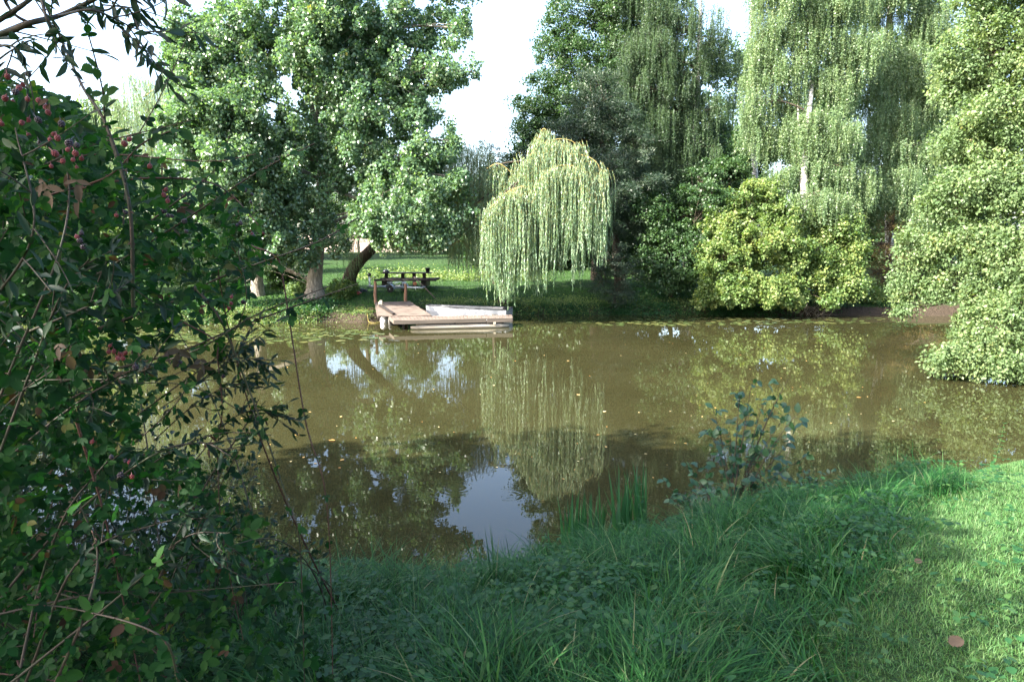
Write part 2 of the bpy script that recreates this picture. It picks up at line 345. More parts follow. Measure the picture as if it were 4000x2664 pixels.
# ------------------------------------------------------------------ tree generators
def lobes_w(lobes):
    """(px,py,Y,rx_px,ry_px[,depth m]) -> centres and radii in metres"""
    out = []
    for l in lobes:
        px, py, Y, rx, ry = l[:5]; c = P(px, py, Y); a = rx/F0*Y; bb = ry/F0*Y
        out.append((c, np.array([a, (l[5] if len(l) > 5 else max(a, bb)*.8), bb])))
    return out
def clump_centres(LW, n, shell=.45):
    vol = np.array([np.prod(r)**.66 for _, r in LW]); cnt = np.maximum(1, (n*vol/vol.sum()).astype(int)); C = []; O = []
    for (c, r), k in zip(LW, cnt):
        d = rv(k); rad = rng.random(k)**shell
        C.append(c + d*rad[:, None]*r); O.append(d)
    return np.concatenate(C), np.concatenate(O), cnt
def limbs(root_pts, LW, C, cnt, r0, twig_every=3):
    """main limbs trunk -> lobe centre, twigs lobe centre -> clumps"""
    paths = []; tw = []; k0 = 0
    for (c, r), k in zip(LW, cnt):
        lower = root_pts[root_pts[:, 2] < c[2]-.3*r[2]]; lower = lower if len(lower) else root_pts[:1]
        a = lower[np.argmin(np.linalg.norm(lower-c, axis=1))]
        mid = (a+c)/2 + np.array([0, 0, .15*np.linalg.norm(c-a)]) + randn3(1)[0]*.25
        pth = bez(a, mid, c, 9); L = np.linalg.norm(c-a)
        rr = min(r0, .02+.011*L) if c[2] > a[2]+.5 else .018; paths.append((pth, np.linspace(rr, rr*.4, 9)))
        for t in C[k0:k0+k:twig_every]:
            s = pth[rng.integers(4, 9)]; m2 = (s+t)/2+randn3(1)[0]*.15*np.linalg.norm(t-s)
            tw.append((bez(s, m2, t, 6), np.linspace(.022, .006, 6)))
        k0 += k
    return paths, tw
def crown_geo(C, O, per, cr, L, Wr, flat=.55, droop=.35, up=.7, sig=.25):
    N = len(C); n = N*per
    jit = nrm(randn3(n))*(rng.random(n)**.5)[:, None]
    pos = np.repeat(C, per, 0) + jit*np.array([1, 1, flat])*np.repeat(cr*rng.uniform(.4, 1.5, N), per)[:, None]
    out = np.repeat(O, per, 0)
    Y = nrm(randn3(n)*.8 + out*.5 + jit*.4 + np.array([0, 0, -droop]))
    Zn = nrm(randn3(n)*.75 + out*.45 + np.array([0, 0, up]))
    Ln = L*rng.uniform(.65, 1.25, n)
    base = np.repeat(rng.random(N), per)
    rnd = np.clip(base*.45 + rng.random(n)*.55, 0, 1)
    return pos, Y, Zn, Ln, Ln*Wr, rnd
def tree(name, label, cat, base, trunk, tr_r, lobes, nclump, per, cr, leafL, Wr, mat, bark, group=None, flat=.55, droop=.35, up=.7, world_lobes=None, trough=.05, tsides=14, twig=3, limb_r=.16, extra=None, shell=.45, leafname='foliage'):
    t = thing(name, label, cat, base, group)
    tp = spline(trunk, 26)
    rad = np.interp(np.linspace(0, 1, 26), np.linspace(0, 1, len(tr_r)), tr_r)
    tubes('trunk', t, M[bark], [(tp, rad)], tsides, trough)
    LW = world_lobes if world_lobes is not None else lobes_w(lobes)
    C, O, cnt = clump_centres(LW, nclump, shell)
    lp, tw = limbs(tp[6:], LW, C, cnt, limb_r, twig)
    if extra: lp += extra
    for q_ in lp: tubes('limb', t, M[bark], [q_], 8)
    if tw: tag(tubes('twigs', t, M[bark], tw, 4), kind='stuff')
    pos, Y, Zn, Ln, Wd, rnd = crown_geo(C, O, per, cr, leafL, Wr, flat, droop, up)
    leaves(leafname, t, M[mat], pos, Y, Zn, Ln, Wd, rnd)
    return t
def strands(starts, lengths, step, leafL, Wr, out=None, sway=.12, wind=(0.02, 0, 0), spread=.5):
    """hanging shoots: returns leaf arrays and stem paths"""
    n = len(starts); k = np.maximum(2, (lengths/step).astype(int)); idx = np.repeat(np.arange(n), k)
    s = np.concatenate([np.arange(a)/a for a in k])*lengths[idx]
    d = (out if out is not None else rv(n)*np.array([1, 1, .2]))[idx]
    ph = rng.uniform(0, 6.28, (n, 2))[idx]; arch = np.minimum(.28, lengths*.12)[idx]
    e = 1-np.exp(-s/.35)
    pos = starts[idx] + d*(arch*e)[:, None]*np.array([1, 1, 0]) + np.stack([sway*.3*np.sin(s*1.3+ph[:, 0])*s/2, sway*.3*np.sin(s*1.1+ph[:, 1])*s/2, -s*.98], -1)
    m = len(idx)
    side = rv(m)*np.array([1, 1, .3])
    Y = nrm(side*spread + np.array([0, 0, -1.]))
    Zn = nrm(rv(m)+np.array([0, 0, .25]))
    Ln = leafL*rng.uniform(.6, 1.25, m)
    rnd = np.clip(.6*rng.random(n)[idx]+.4*rng.random(m), 0, 1)
    paths = []
    st = np.r_[0, np.cumsum(k)]
    for j in range(n):
        pj = pos[st[j]:st[j+1]][::max(1, k[j]//6)]
        if len(pj) > 2: paths.append((pj, np.linspace(.006, .002, len(pj))))
    return (pos, Y, Zn, Ln, Ln*Wr, rnd), paths

def gz(x, y): return float(height(x, y))
def base_at(px, Y):
    x = (px-2000)/F0*Y*math.cos(0)  # ground distance is close to the ray's y
    x = float(P(px, 1100, Y)[0]); return np.array([x, Y, gz(x, Y)-.05])

# ------------------------------------------------------------------ big poplar on the far bank
B = base_at(1225, 33.0)
t1 = P(1250, 850, 33.1); t2 = P(1262, 620, 33.2); t3 = P(1245, 330, 33.2); t4 = P(1230, 0, 33.3); t5 = P(1240, -500, 33.4)
pop = [(1150, -330, 32.5, 460, 260), (1250, 140, 32, 330, 240), (900, 170, 31.5, 235, 240), (780, 330, 31.2, 150, 200), (800, 600, 31, 170, 210),
       (980, 480, 30.6, 210, 200), (1480, 190, 32, 230, 190), (1660, 90, 32.5, 110, 110), (1560, 330, 31.5, 170, 130), (1700, 290, 31.2, 130, 60),
       (1640, 480, 31, 110, 120), (1420, 450, 31, 160, 150), (1640, 640, 30.6, 140, 110), (1480, 640, 31.3, 120, 110), (1590, 810, 30, 190, 130), (1440, 850, 30.5, 90, 90), (1730, 720, 30.3, 120, 70), (1400, 700, 32, 150, 90),
       (1180, 560, 31.6, 130, 120), (1290, 330, 31.2, 130, 130), (1260, 60, 31.2, 150, 130), (1320, 560, 31, 120, 90), (1180, 200, 31, 130, 120), (1200, 760, 31.2, 110, 70), (700, 520, 30, 90, 150), (700, 150, 31, 70, 130), (1000, 640, 30, 170, 110), (820, 420, 29.5, 150, 110), (870, 620, 29, 130, 90), (1560, 930, 30, 110, 50), (560, 1000, 34, 120, 110), (700, 1040, 34.5, 110, 80), (830, 1080, 34.5, 90, 50), (1480, 900, 29.8, 80, 80), (1690, 950, 29.8, 80, 60), (1760, 860, 30, 90, 80), (650, 860, 30, 110, 120), (1080, 760, 31, 150, 90), (930, 800, 30.2, 190, 170), (1060, 940, 30.5, 130, 90), (800, 880, 30.5, 120, 150), (900, 1000, 31, 120, 70), (1330, 960, 31.5, 60, 60), (1235, 880, 31.6, 70, 80), (1200, 1000, 31.6, 50, 40), (1130, 950, 31, 90, 70), (1845, 280, 31, 50, 28), (1770, 110, 31.5, 70, 70), (1770, 560, 30.6, 45, 70), (1800, 700, 30.2, 50, 50), (1790, -40, 31.5, 100, 60), (1140, 1010, 31.5, 60, 50), (1700, 880, 30, 70, 90)]
big = [([P(1262, 610, 33.2), P(1400, 500, 32.6), P(1560, 330, 32), P(1640, 150, 32)], .16), ([P(1250, 700, 33.1), P(1330, 610, 32.5), P(1480, 500, 32)], 0.09),
       ([P(1250, 560, 33.1), P(1210, 380, 32.6), P(1170, 160, 32.3)], .16), ([P(1250, 640, 33), P(1080, 520, 32.3), P(930, 420, 31.7)], .12), ([P(1250, 720, 33), P(1420, 780, 31.5), P(1560, 760, 30.6)], .09)]
tree('poplar_tree', 'tall leafy poplar with furrowed grey trunk standing on the far bank left of the jetty', 'tree', B,
     [B+[0, 0, -.2], B+[.02, 0, .35], B+[.06, .0, 1.0], t1, t2, t3, t4, t5], [.66, .50, .36, .30, .26, .2, .12, .05], pop, 2600, 125, .36, .135, .88, 'poplar', 'bark',
     droop=.9, up=.3, extra=[(spline(a, 14), np.linspace(r, r*.35, 14)) for a, r in big], shell=.55, flat=1.15)

# second trunk left of the poplar
B = base_at(1005, 34.0)
tree('poplar_tree', 'pale grey trunk of the smaller poplar behind and left of the tall poplar', 'tree', B,
     [B, B+[.0, 0, 1], P(1000, 900, 34.2), P(990, 600, 34.5), P(1000, 300, 34.6)], [.36, .29, .27, .2, .08],
     [(900, 900, 34.5, 170, 110), (1020, 700, 34.8, 200, 160), (860, 650, 35, 160, 170), (1120, 880, 34.6, 90, 90), (820, 960, 34, 100, 70)], 170, 100, .5, .11, .85, 'poplar', 'bark', droop=.6, up=.4)

# leaning willow trunk left of the table with a shaded curtain of shoots
def willow(name, label, base, trunk, rad, arches, mat='willow', leafL=.095, Wr=.2, step=.032, group=None, bark='bark_dark', curt=None, spread=.42):
    t = thing(name, label, 'tree', base, group)
    tp = spline(trunk, 20); tubes('trunk', t, M[bark], [(tp, np.interp(np.linspace(0, 1, 20), np.linspace(0, 1, len(rad)), rad))], 12, .05)
    S = []; Lh = []; AP = []
    for (pts, n, jit, bot, lmin) in arches:
        a = spline([P(*q) for q in pts], 24); AP.append((a, np.linspace(.026, .008, 24)))
        AP.append((bez(tp[-1] if len(tp) else a[0], (tp[-1]+a[0])/2+np.array([0, 0, .4]), a[0], 8), np.linspace(.06, .026, 8)))
        ntr = max(3, n//16); tc = rng.random(ntr)*.97                              # shoots gather in tresses
        u = tc[rng.integers(0, ntr, n)] + rng.normal(0, .012, n); u = np.clip(np.where(rng.random(n) < .14, rng.random(n), u), 0, .999)
        tl = np.interp(u, np.sort(tc), np.where(rng.random(ntr) < .3, 1.0, rng.uniform(.6, .9, ntr)))
        base_p = np.stack([np.interp(u*23, np.arange(24), a[:, j]) for j in range(3)], -1)
        p0 = base_p + randn3(n)*np.array([jit*.6, jit, jit*.12]); p0[:, 2] -= np.abs(rng.normal(0, jit*.25, n))
        bx = np.array([b_[0] for b_ in bot], float); by = np.array([b_[1] for b_ in bot], float)
        px = 2000+F0*p0[:, 0]/p0[:, 1]
        zb = P(px, np.interp(px, bx, by), p0[:, 1])[:, 2]
        ln = np.maximum(lmin, (p0[:, 2]-zb)*tl*rng.uniform(.25, 1.0, n)**.6); ln = np.minimum(ln, p0[:, 2]-zb+.1); ln = np.maximum(ln, .25)
        S.append(p0); Lh.append(ln)
    (pos, Y, Zn, Ln, Wd, rnd), paths = strands(np.concatenate(S), np.concatenate(Lh), step, leafL, Wr, spread=spread)
    for j_, q_ in enumerate(AP): tubes('limb', t, M['bark_dark' if j_ % 2 else 'twig_y'], [q_], 6)
    tag(tubes('shoots', t, M['twig_y'], paths, 3), kind='stuff')
    leaves('foliage', t, M[mat], pos, Y, Zn, Ln, Wd, rnd)
    return t
B = base_at(1355, 35.0)
bt = [(1300, 1060), (1420, 1000), (1600, 960), (1700, 1000), (1850, 1080), (1900, 1060)]
willow('weeping_willow', 'dark leaning willow trunk with a shaded curtain of shoots left of the picnic table', B,
       [B, P(1375, 1060, 35), P(1440, 985, 34.8), P(1530, 900, 34.5), P(1640, 820, 34)], [.38, .33, .27, .2, .12],
       [([(1640, 700, 33.6), (1740, 660, 33.2), (1830, 680, 33), (1900, 760, 33)], 520, .8, [(1640, 980), (1720, 1000), (1800, 1050), (1900, 1090)], 1.0),
        ([(1700, 600, 34), (1800, 560, 33.6), (1900, 600, 33.2)], 340, .7, [(1700, 900), (1900, 950)], 1.0),
        ([(1320, 880, 34), (1370, 900, 33.6), (1400, 940, 33.5)], 40, .25, [(1310, 1150), (1400, 1130)], .8),
        ([(1440, 900, 34.6), (1600, 880, 34.4), (1780, 900, 34)], 260, .5, [(1440, 1010), (1600, 1010), (1780, 1060)], .4)], step=.045, leafL=.10)
# bright weeping willow
B = base_at(1965, 34.6)
botA = [(1850, 1120), (1880, 1150), (1975, 1215), (1990, 1225), (2010, 1170), (2060, 1140)]
botB = [(2020, 1120), (2100, 1170), (2160, 1170), (2230, 1140), (2260, 1150), (2300, 1050), (2340, 1060), (2370, 960)]
willow('weeping_willow', 'bright yellow green weeping willow with long hanging shoots over the moored boat', B,
       [B, B+[.1, -.1, 1.5], P(1985, 900, 33.8), P(2040, 780, 32.6), P(2120, 640, 31.6)], [.27, .23, .19, .14, .08],
       [([(2075, 900, 29.5), (2100, 720, 29.5), (2180, 650, 29.5), (2270, 660, 29.3), (2330, 720, 29.2), (2352, 820, 29.1)], 480, .35, botB, .8),
        ([(2040, 660, 30.6), (2095, 580, 30.4), (2170, 545, 30.2), (2240, 555, 30.1), (2255, 600, 30)], 380, .45, botB, 1.4),
        ([(2080, 600, 30.8), (2120, 505, 30.6), (2145, 535, 30.5)], 120, .2, botB, .9),
        ([(2200, 600, 30), (2290, 610, 29.6), (2340, 650, 29.4), (2350, 720, 29.3)], 220, .25, botB, 1.0),
        ([(1900, 830, 29.7), (1960, 770, 29.6), (2005, 745, 29.5), (2040, 800, 29.5)], 400, .35, botA, 1.6),
        ([(2000, 740, 30), (2060, 730, 29.8), (2085, 790, 29.8)], 120, .2, botA, .9),
        ([(1900, 660, 31.5), (1950, 640, 31.3), (2010, 690, 31.2), (2050, 760, 31)], 110, .4, [(1850, 980), (2100, 1000)], .8),
        ([(1830, 820, 31.8), (1880, 790, 31.5), (1930, 850, 31.3)], 230, .5, [(1800, 1100), (1960, 1140)], .8),
        ([(1760, 960, 31), (1800, 940, 31), (1830, 970, 30.9)], 26, .12, [(1750, 1080), (1840, 1110)], .4)], step=.030, leafL=.125, Wr=.20)
# distant willow at the left
B = base_at(640, 47)
willow('weeping_willow', 'far willow with drooping yellow green crown left of the tall poplar', B,
       [B, P(640, 900, 47), P(610, 650, 46.5), P(590, 480, 46)], [.5, .4, .3, .15],
       [([(430, 420, 45), (480, 370, 45), (540, 380, 45), (600, 420, 45)], 170, 1.0, [(400, 800), (700, 850)], 2.0),
        ([(500, 300, 46), (540, 290, 46), (600, 320, 46), (660, 330, 46)], 190, .9, [(400, 700), (700, 800)], 1.6),
        ([(560, 380, 44.5), (640, 330, 44.5), (720, 340, 44.5), (800, 420, 44.5)], 200, .9, [(500, 850), (800, 850)], 2.0),
        ([(390, 560, 44), (460, 500, 44), (540, 560, 44), (620, 600, 44)], 200, 1.1, [(380, 980), (700, 1000)], 1.6)], step=.075, leafL=.16, Wr=.2)

# ------------------------------------------------------------------ trees to the right of the gap
B = base_at(2330, 44)
tree('alder_tree', 'tall dark green alder rising behind the bright weeping willow', 'tree', B,
     [B, P(2340, 900, 44), P(2380, 500, 43.5), P(2400, 100, 43), P(2400, -400, 43)], [.4, .34, .28, .2, .06],
     [(2420, -150, 43, 260, 200), (2360, 60, 42.5, 210, 150), (2200, 170, 42, 110, 90), (2260, 300, 41.5, 190, 140), (2120, 430, 41, 110, 150), (2260, 480, 41, 190, 150), (2060, 530, 40.5, 60, 80), (2420, 300, 42, 150, 200), (2120, 640, 40, 150, 120), (2010, 640, 40, 60, 60), (2350, 700, 41.5, 200, 200), (1960, 720, 39.5, 90, 90), (2050, 850, 40, 160, 120), (2250, 900, 40, 200, 150), (2450, 950, 39.5, 170, 150), (2560, 80, 42.5, 140, 150), (2620, 350, 42.5, 150, 160), (2560, 620, 42, 150, 150), (2740, 560, 42.5, 110, 130)],
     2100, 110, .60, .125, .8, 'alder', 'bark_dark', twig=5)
B = base_at(1930, 41)
tree('willow_shrub', 'low dark willow shrub in the sky gap between poplar and alder', 'shrub', B,
     [B, P(1930, 900, 41), P(1925, 700, 40.7)], [.12, .1, .04],
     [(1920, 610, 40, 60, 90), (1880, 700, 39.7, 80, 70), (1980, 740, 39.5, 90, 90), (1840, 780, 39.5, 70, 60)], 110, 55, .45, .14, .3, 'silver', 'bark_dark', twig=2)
B = base_at(2420, 37.5)
tree('white_willow', 'silvery willow with narrow upright leaves right of the bright weeping willow', 'tree', B,
     [B, P(2400, 900, 37.3), P(2360, 600, 37), P(2300, 380, 37)], [.26, .2, .14, .05],
     [(2330, 420, 37, 120, 160), (2420, 480, 36.5, 80, 100), (2240, 520, 37, 110, 90), (2430, 640, 36, 120, 80), (2330, 650, 36.5, 110, 80), (2440, 760, 35.5, 110, 60), (2560, 700, 35.2, 70, 30), (2500, 560, 36, 60, 60), (2350, 830, 36, 100, 90), (2470, 860, 36, 80, 60)],
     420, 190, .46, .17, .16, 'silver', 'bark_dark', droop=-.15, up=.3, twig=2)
B = base_at(2400, 34.6)
tree('willow_shrub', 'low grey green willow shrub drooping on the lawn edge beside the shaded bank', 'shrub', B,
     [B, B+[.05, 0, .6], B+[.1, 0, 1.2]], [.08, .06, .03],
     [(2390, 1010, 34.3, 90, 80), (2440, 1080, 34.1, 80, 80), (2350, 1090, 34.2, 60, 70), (2400, 1140, 34.0, 80, 50)], 150, 90, .32, .10, .22, 'silver', 'bark_dark', droop=.9, up=.2, twig=2)

def birch(label, base, trunk, rad, lobes, n, lmin, lmax, leafL=.062, step=.03, extra=None, bark='birchbark', mat='birch', group='weeping birches on the far bank', name='birch_tree', shell=.4):
    t = thing(name, label, 'tree', base, group)
    tp = spline(trunk, 24); tubes('trunk', t, M[bark], [(tp, np.interp(np.linspace(0, 1, 24), np.linspace(0, 1, len(rad)), rad))], 10, .04)
    LW = lobes_w(lobes); C, O, cnt = clump_centres(LW, n//15, shell)
    lp, tw = limbs(tp[4:], LW, C, cnt, .09, 1)
    if extra: lp = lp + [(spline(a, 16), np.linspace(r, r*.4, 16)) for a, r in extra]
    for j_, q_ in enumerate(lp): tubes('limb', t, M[bark if j_ >= len(LW) else 'bark_dark'], [q_], 7)
    tag(tubes('twigs', t, M['bark_dark'], tw, 4), kind='stuff')
    idx = np.repeat(np.arange(len(C)), 13); S = C[idx] + randn3(len(idx))*np.array([.22, .22, .12])
    ln = rng.uniform(lmin, lmax, len(C))[idx]*rng.uniform(.5, 1.1, len(idx))
    (pos, Y, Zn, Ln, Wd, rnd), paths = strands(S, ln, step, leafL, .72, spread=1.1, sway=.1)
    pos = pos + randn3(len(pos))*.035
    tag(tubes('shoots', t, M['stem'], paths, 3), kind='stuff')
    leaves('foliage', t, M[mat], pos, Y, Zn, Ln, Wd, rnd)
    return t
B = base_at(2680, 41)
birch('shaded birch with slanting white stems between the dark alder and the sunlit birch', B,
      [B, P(2690, 700, 41), P(2720, 400, 41), P(2735, 100, 41), P(2740, -300, 41)], [.26, .21, .16, .11, .04],
      [(2560, -40, 40.5, 150, 80), (2680, 110, 40.5, 190, 90), (2520, 200, 40, 130, 100), (2640, 290, 40, 130, 80), (2780, 170, 40.5, 100, 90), (2480, 350, 39.8, 90, 100), (2580, 470, 39.8, 100, 80), (2760, 430, 40, 90, 70), (2500, 540, 39.6, 70, 60), (2700, 560, 39.8, 110, 60), (2800, 600, 39.6, 70, 60), (2620, 640, 40, 110, 60), (2520, 640, 40, 120, 100), (2720, 680, 40.5, 130, 90), (2450, 200, 41, 90, 150), (2640, 420, 41, 150, 120)],
      5200, .9, 2.4, .075, .036, extra=[([P(2650, 660, 41.2), P(2590, 520, 41), P(2560, 300, 40.6)], .09), ([P(2640, 640, 41.2), P(2600, 400, 41), P(2610, 200, 40.8)], .07), ([P(2600, 650, 40.6), P(2560, 560, 40.2), P(2540, 480, 40)], .06)], mat='birch_shade')
B = base_at(3150, 36.5)
birch('sunlit weeping birch with bare white trunk above the yellow green maple bush', B,
      [B, P(3146, 880, 34.9), P(3140, 640, 34.9), P(3165, 400, 35.4), P(3185, 150, 36.8), P(3190, -250, 37)], [.26, .21, .18, .12, .09, .04],
      [(3060, -60, 36, 150, 90), (3280, -20, 36.2, 150, 90), (3010, 120, 36, 110, 90), (3180, 110, 36, 110, 90), (3330, 170, 36, 120, 80), (2990, 260, 35.8, 80, 80), (3270, 300, 36, 100, 70), (3110, 250, 35.6, 70, 70), (2960, 400, 35.6, 60, 70), (3080, 380, 36, 70, 40), (3180, 470, 35.3, 110, 60), (3280, 520, 35.3, 110, 70), (3120, 540, 35, 70, 50), (3220, 640, 35, 110, 60), (2990, 520, 35.6, 80, 50), (3330, 680, 34.8, 90, 60), (3160, 760, 33.6, 60, 40), (3250, 790, 33.8, 80, 50), (3050, 680, 35, 60, 50)],
      9000, .8, 2.0, .078, .032, extra=[([P(3140, 640, 34.9), P(3118, 470, 35.4), P(3122, 300, 35.8), P(3104, 150, 35.9), P(3112, -50, 36.1)], .065), ([P(3165, 420, 36.7), P(3190, 300, 36.6), P(3210, 100, 36.6)], .07)])
B = base_at(3480, 40)
birch('pale weeping birch seen between the sunlit birch and the big overhanging tree', B,
      [B, P(3470, 700, 40), P(3490, 400, 40), P(3480, 100, 40), P(3460, -200, 40)], [.25, .2, .16, .12, .05],
      [(3500, -60, 39, 170, 90), (3620, 80, 39, 130, 90), (3440, 180, 39, 80, 80), (3560, 250, 38.5, 130, 80), (3420, 330, 38.5, 90, 70), (3660, 350, 38, 110, 80), (3500, 450, 38, 130, 70), (3420, 560, 37.6, 90, 60), (3600, 560, 37.6, 130, 70), (3500, 690, 37, 110, 60), (3420, 760, 36.5, 80, 60), (3550, 800, 36, 100, 60)],
      8000, .8, 2.2, .080, .036, extra=[([P(3490, 400, 40), P(3460, 200, 40), P(3470, 30, 40), P(3440, -80, 40)], .12)])
B = base_at(2940, 46)
birch('thin distant birch with sky showing through left of the sunlit birch', B,
      [B, P(2950, 700, 46), P(2930, 400, 46), P(2935, 0, 46)], [.25, .2, .15, .05],
      [(2870, 380, 45.5, 50, 60), (2930, 470, 45.5, 60, 50), (2900, 250, 45, 50, 60)], 380, .9, 2.2, .09, .06)
# hazel / maple thicket overhanging the water
B = base_at(2900, 34.8)
tree('maple_bush', 'sunlit yellow green maple bush overhanging the lily pads on the far bank', 'bush', B,
     [B, B+[.1, -.1, .8], B+[.2, -.3, 1.6]], [.16, .12, .07],
     [(2950, 790, 34.6, 110, 90), (2830, 880, 34, 100, 70), (3060, 850, 33.8, 100, 70), (2960, 960, 33.3, 150, 90), (3090, 980, 33, 90, 80), (2820, 1010, 33.3, 110, 80), (2900, 1110, 32.7, 110, 55), (3010, 1140, 32.0, 110, 60), (2880, 1160, 32.2, 90, 40), (3110, 1170, 32.2, 70, 35), (2760, 1170, 33, 50, 30), (3240, 1160, 32.6, 60, 40), (3080, 1130, 32.6, 60, 50), (2800, 1140, 33, 70, 50), (3180, 1090, 33, 60, 40)],
     850, 85, .28, .125, .95, 'maple', 'bark_dark', flat=1.0, droop=.6, up=.7, twig=2)
B = base_at(3260, 35)
tree('maple_bush', 'smaller maple bush with yellow tips right of the big maple bush', 'bush', B,
     [B, B+[.1, -.1, .8], B+[0, -.3, 1.5]], [.13, .1, .05],
     [(3260, 900, 34, 100, 80), (3320, 980, 33.6, 60, 80), (3230, 1020, 33.4, 90, 60), (3290, 1090, 33.2, 90, 50), (3330, 1140, 33.2, 50, 40), (3200, 920, 34, 60, 60)],
     260, 95, .38, .11, .95, 'maple', 'bark_dark', flat=1.0, droop=.6, up=.7, twig=2)
B = base_at(2620, 36)
tree('hazel_bush', 'shaded dark green hazel bush left of the sunlit maple bush', 'bush', B,
     [B, B+[.1, -.1, .8], B+[0, -.3, 1.5]], [.13, .1, .05],
     [(2700, 820, 36, 110, 110), (2620, 930, 35, 110, 90), (2700, 980, 34.6, 80, 100), (2560, 1030, 34.8, 100, 90), (2680, 1090, 34.4, 70, 60), (2620, 1110, 34.5, 70, 40), (2760, 680, 37, 90, 60), (2760, 780, 35, 100, 70), (2560, 820, 35.6, 90, 90), (2860, 660, 37, 70, 60)],
     480, 80, .42, .12, .9, 'alder', 'bark_dark', flat=.5, twig=2)  # darker leaf colour stands in for shade on the thicket's left side
# dead brown conifer and dry shrub at the water's edge
B = base_at(3440, 36.2)
tree('dead_spruce', 'rusty half dead spruce stem showing between the birch and the overhanging tree', 'tree', B,
     [B, P(3465, 1000, 36.2), P(3490, 850, 36.2), P(3500, 720, 36.2)], [.09, .07, .05, .02],
     [(3470, 880, 36, 80, 60), (3440, 960, 36, 90, 60), (3500, 1010, 35.8, 100, 60), (3430, 1060, 35.6, 90, 60), (3520, 1110, 35.4, 110, 50), (3660, 1140, 34.8, 70, 60)], 300, 60, .4, .07, .2, 'rust', 'bark_dark', droop=.2, twig=1)
# dark woodland closing the view behind
for k, (px, Y, rx, ry, cy, lab) in enumerate([
        (2560, 56, 260, 300, 700, 'dark broadleaf tree deep in shade behind the slanting birch stems'),
        (3380, 58, 230, 200, 860, 'dark broadleaf tree filling the gaps behind the sunlit birch'),
        (2150, 60, 230, 200, 830, 'dark broadleaf tree behind the bright weeping willow'),
        (3700, 46, 260, 300, 680, 'dark broadleaf tree behind the big overhanging tree at the right'),
        (1000, 62, 300, 260, 640, 'green broadleaf tree behind the smaller poplar trunk'),
        (250, 50, 260, 240, 640, 'round sunlit tree low against the sky at the far left'),
        (-250, 46, 300, 300, 560, 'leafy tree at the far left behind the bramble'),
        (2900, 58, 110, 170, 640, 'dark tree filling the gap between the two birches'), (2700, 62, 280, 330, 420, 'dark tree closing the view behind the shaded birch'), (3650, 64, 300, 380, 320, 'tall dark tree behind the pale weeping birch'), (1750, 76, 190, 210, 850, 'distant tree seen under the poplar boughs right of the wall'), (1930, 62, 120, 200, 850, 'narrow distant tree behind the shaded willow curtain'),
        (2350, 54, 200, 200, 860, 'dark low tree behind the silvery willow'), (2020, 54, 190, 200, 850, 'low dark tree seen through the hanging willow shoots'), (3180, 60, 150, 260, 560, 'dark tree behind the white birch trunk'),
        (1420, 92, 300, 300, 560, 'distant tree above the pale garden wall'),
        (1500, 86, 420, 120, 850, 'hedge like row of trees close behind the pale garden wall'),
        (1120, 68, 220, 170, 640, 'tree on the far lawn hidden behind the tall poplar crown'),
        (760, 66, 260, 200, 860, 'leafy tree on the far lawn between the distant willow and the poplars')]):
    B = base_at(px, Y)
    tree('broadleaf_tree', lab, 'tree', B, [B, P(px, cy+100, Y), P(px+10, cy-ry*.5, Y)], [.4, .3, .08],
         [(px+rng.uniform(-.75, .75)*rx, cy+rng.uniform(-.7, .9)*ry, Y+rng.uniform(-1.5, 1.5), rx*rng.uniform(.3, .45), ry*rng.uniform(.25, .4)) for _ in range(13)],
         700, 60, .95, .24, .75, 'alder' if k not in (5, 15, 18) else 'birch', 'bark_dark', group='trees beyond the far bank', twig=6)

# ------------------------------------------------------------------ big tree overhanging the pond at the right
B = np.array([15.6, 19.0, gz(15.6, 19.0)])
def Q(px, py, Y): return (px, py, Y)
rt = [(3950, -100, 19.5, 260, 200), (3900, 200, 19.5, 250, 190), (3760, 330, 20, 130, 100), (3960, 480, 19, 250, 170), (3780, 560, 19.4, 150, 110), (3900, 720, 18.7, 240, 150), (3700, 780, 19.2, 120, 90),
      (3620, 960, 19.5, 130, 90), (3790, 950, 18.8, 170, 110), (3960, 1000, 18, 180, 140), (3540, 1090, 19.8, 80, 70), (3650, 1120, 19.3, 100, 80), (3520, 1200, 19.6, 50, 60), (3800, 1170, 18.5, 100, 90), (3960, 1230, 17.4, 160, 130), (3840, 1330, 17.4, 130, 90), (3720, 1400, 17.2, 100, 50), (3860, 1430, 16.9, 130, 50), (3970, 1440, 16.8, 120, 70), (3780, 1260, 17.8, 70, 60),
      (4200, 900, 17.5, 260, 300), (4250, 200, 18.5, 300, 400), (4200, 1350, 16.5, 200, 120)]
tree('overhanging_tree', 'big sunlit tree leaning over the water from the right bank with branches nearly touching it', 'tree', B,
     [B, B+[-.3, .1, 2], B+[-.9, .2, 5], B+[-1.5, .2, 8], B+[-1.6, .2, 12]], [.45, .38, .3, .2, .08], [(a_, b_, c_, d_*.9, e_*.85) for a_, b_, c_, d_, e_ in rt], 1900, 105, .29, .092, .62, 'broad', 'bark_dark',
     droop=.6, up=.4, twig=3, flat=1.1, shell=.5)

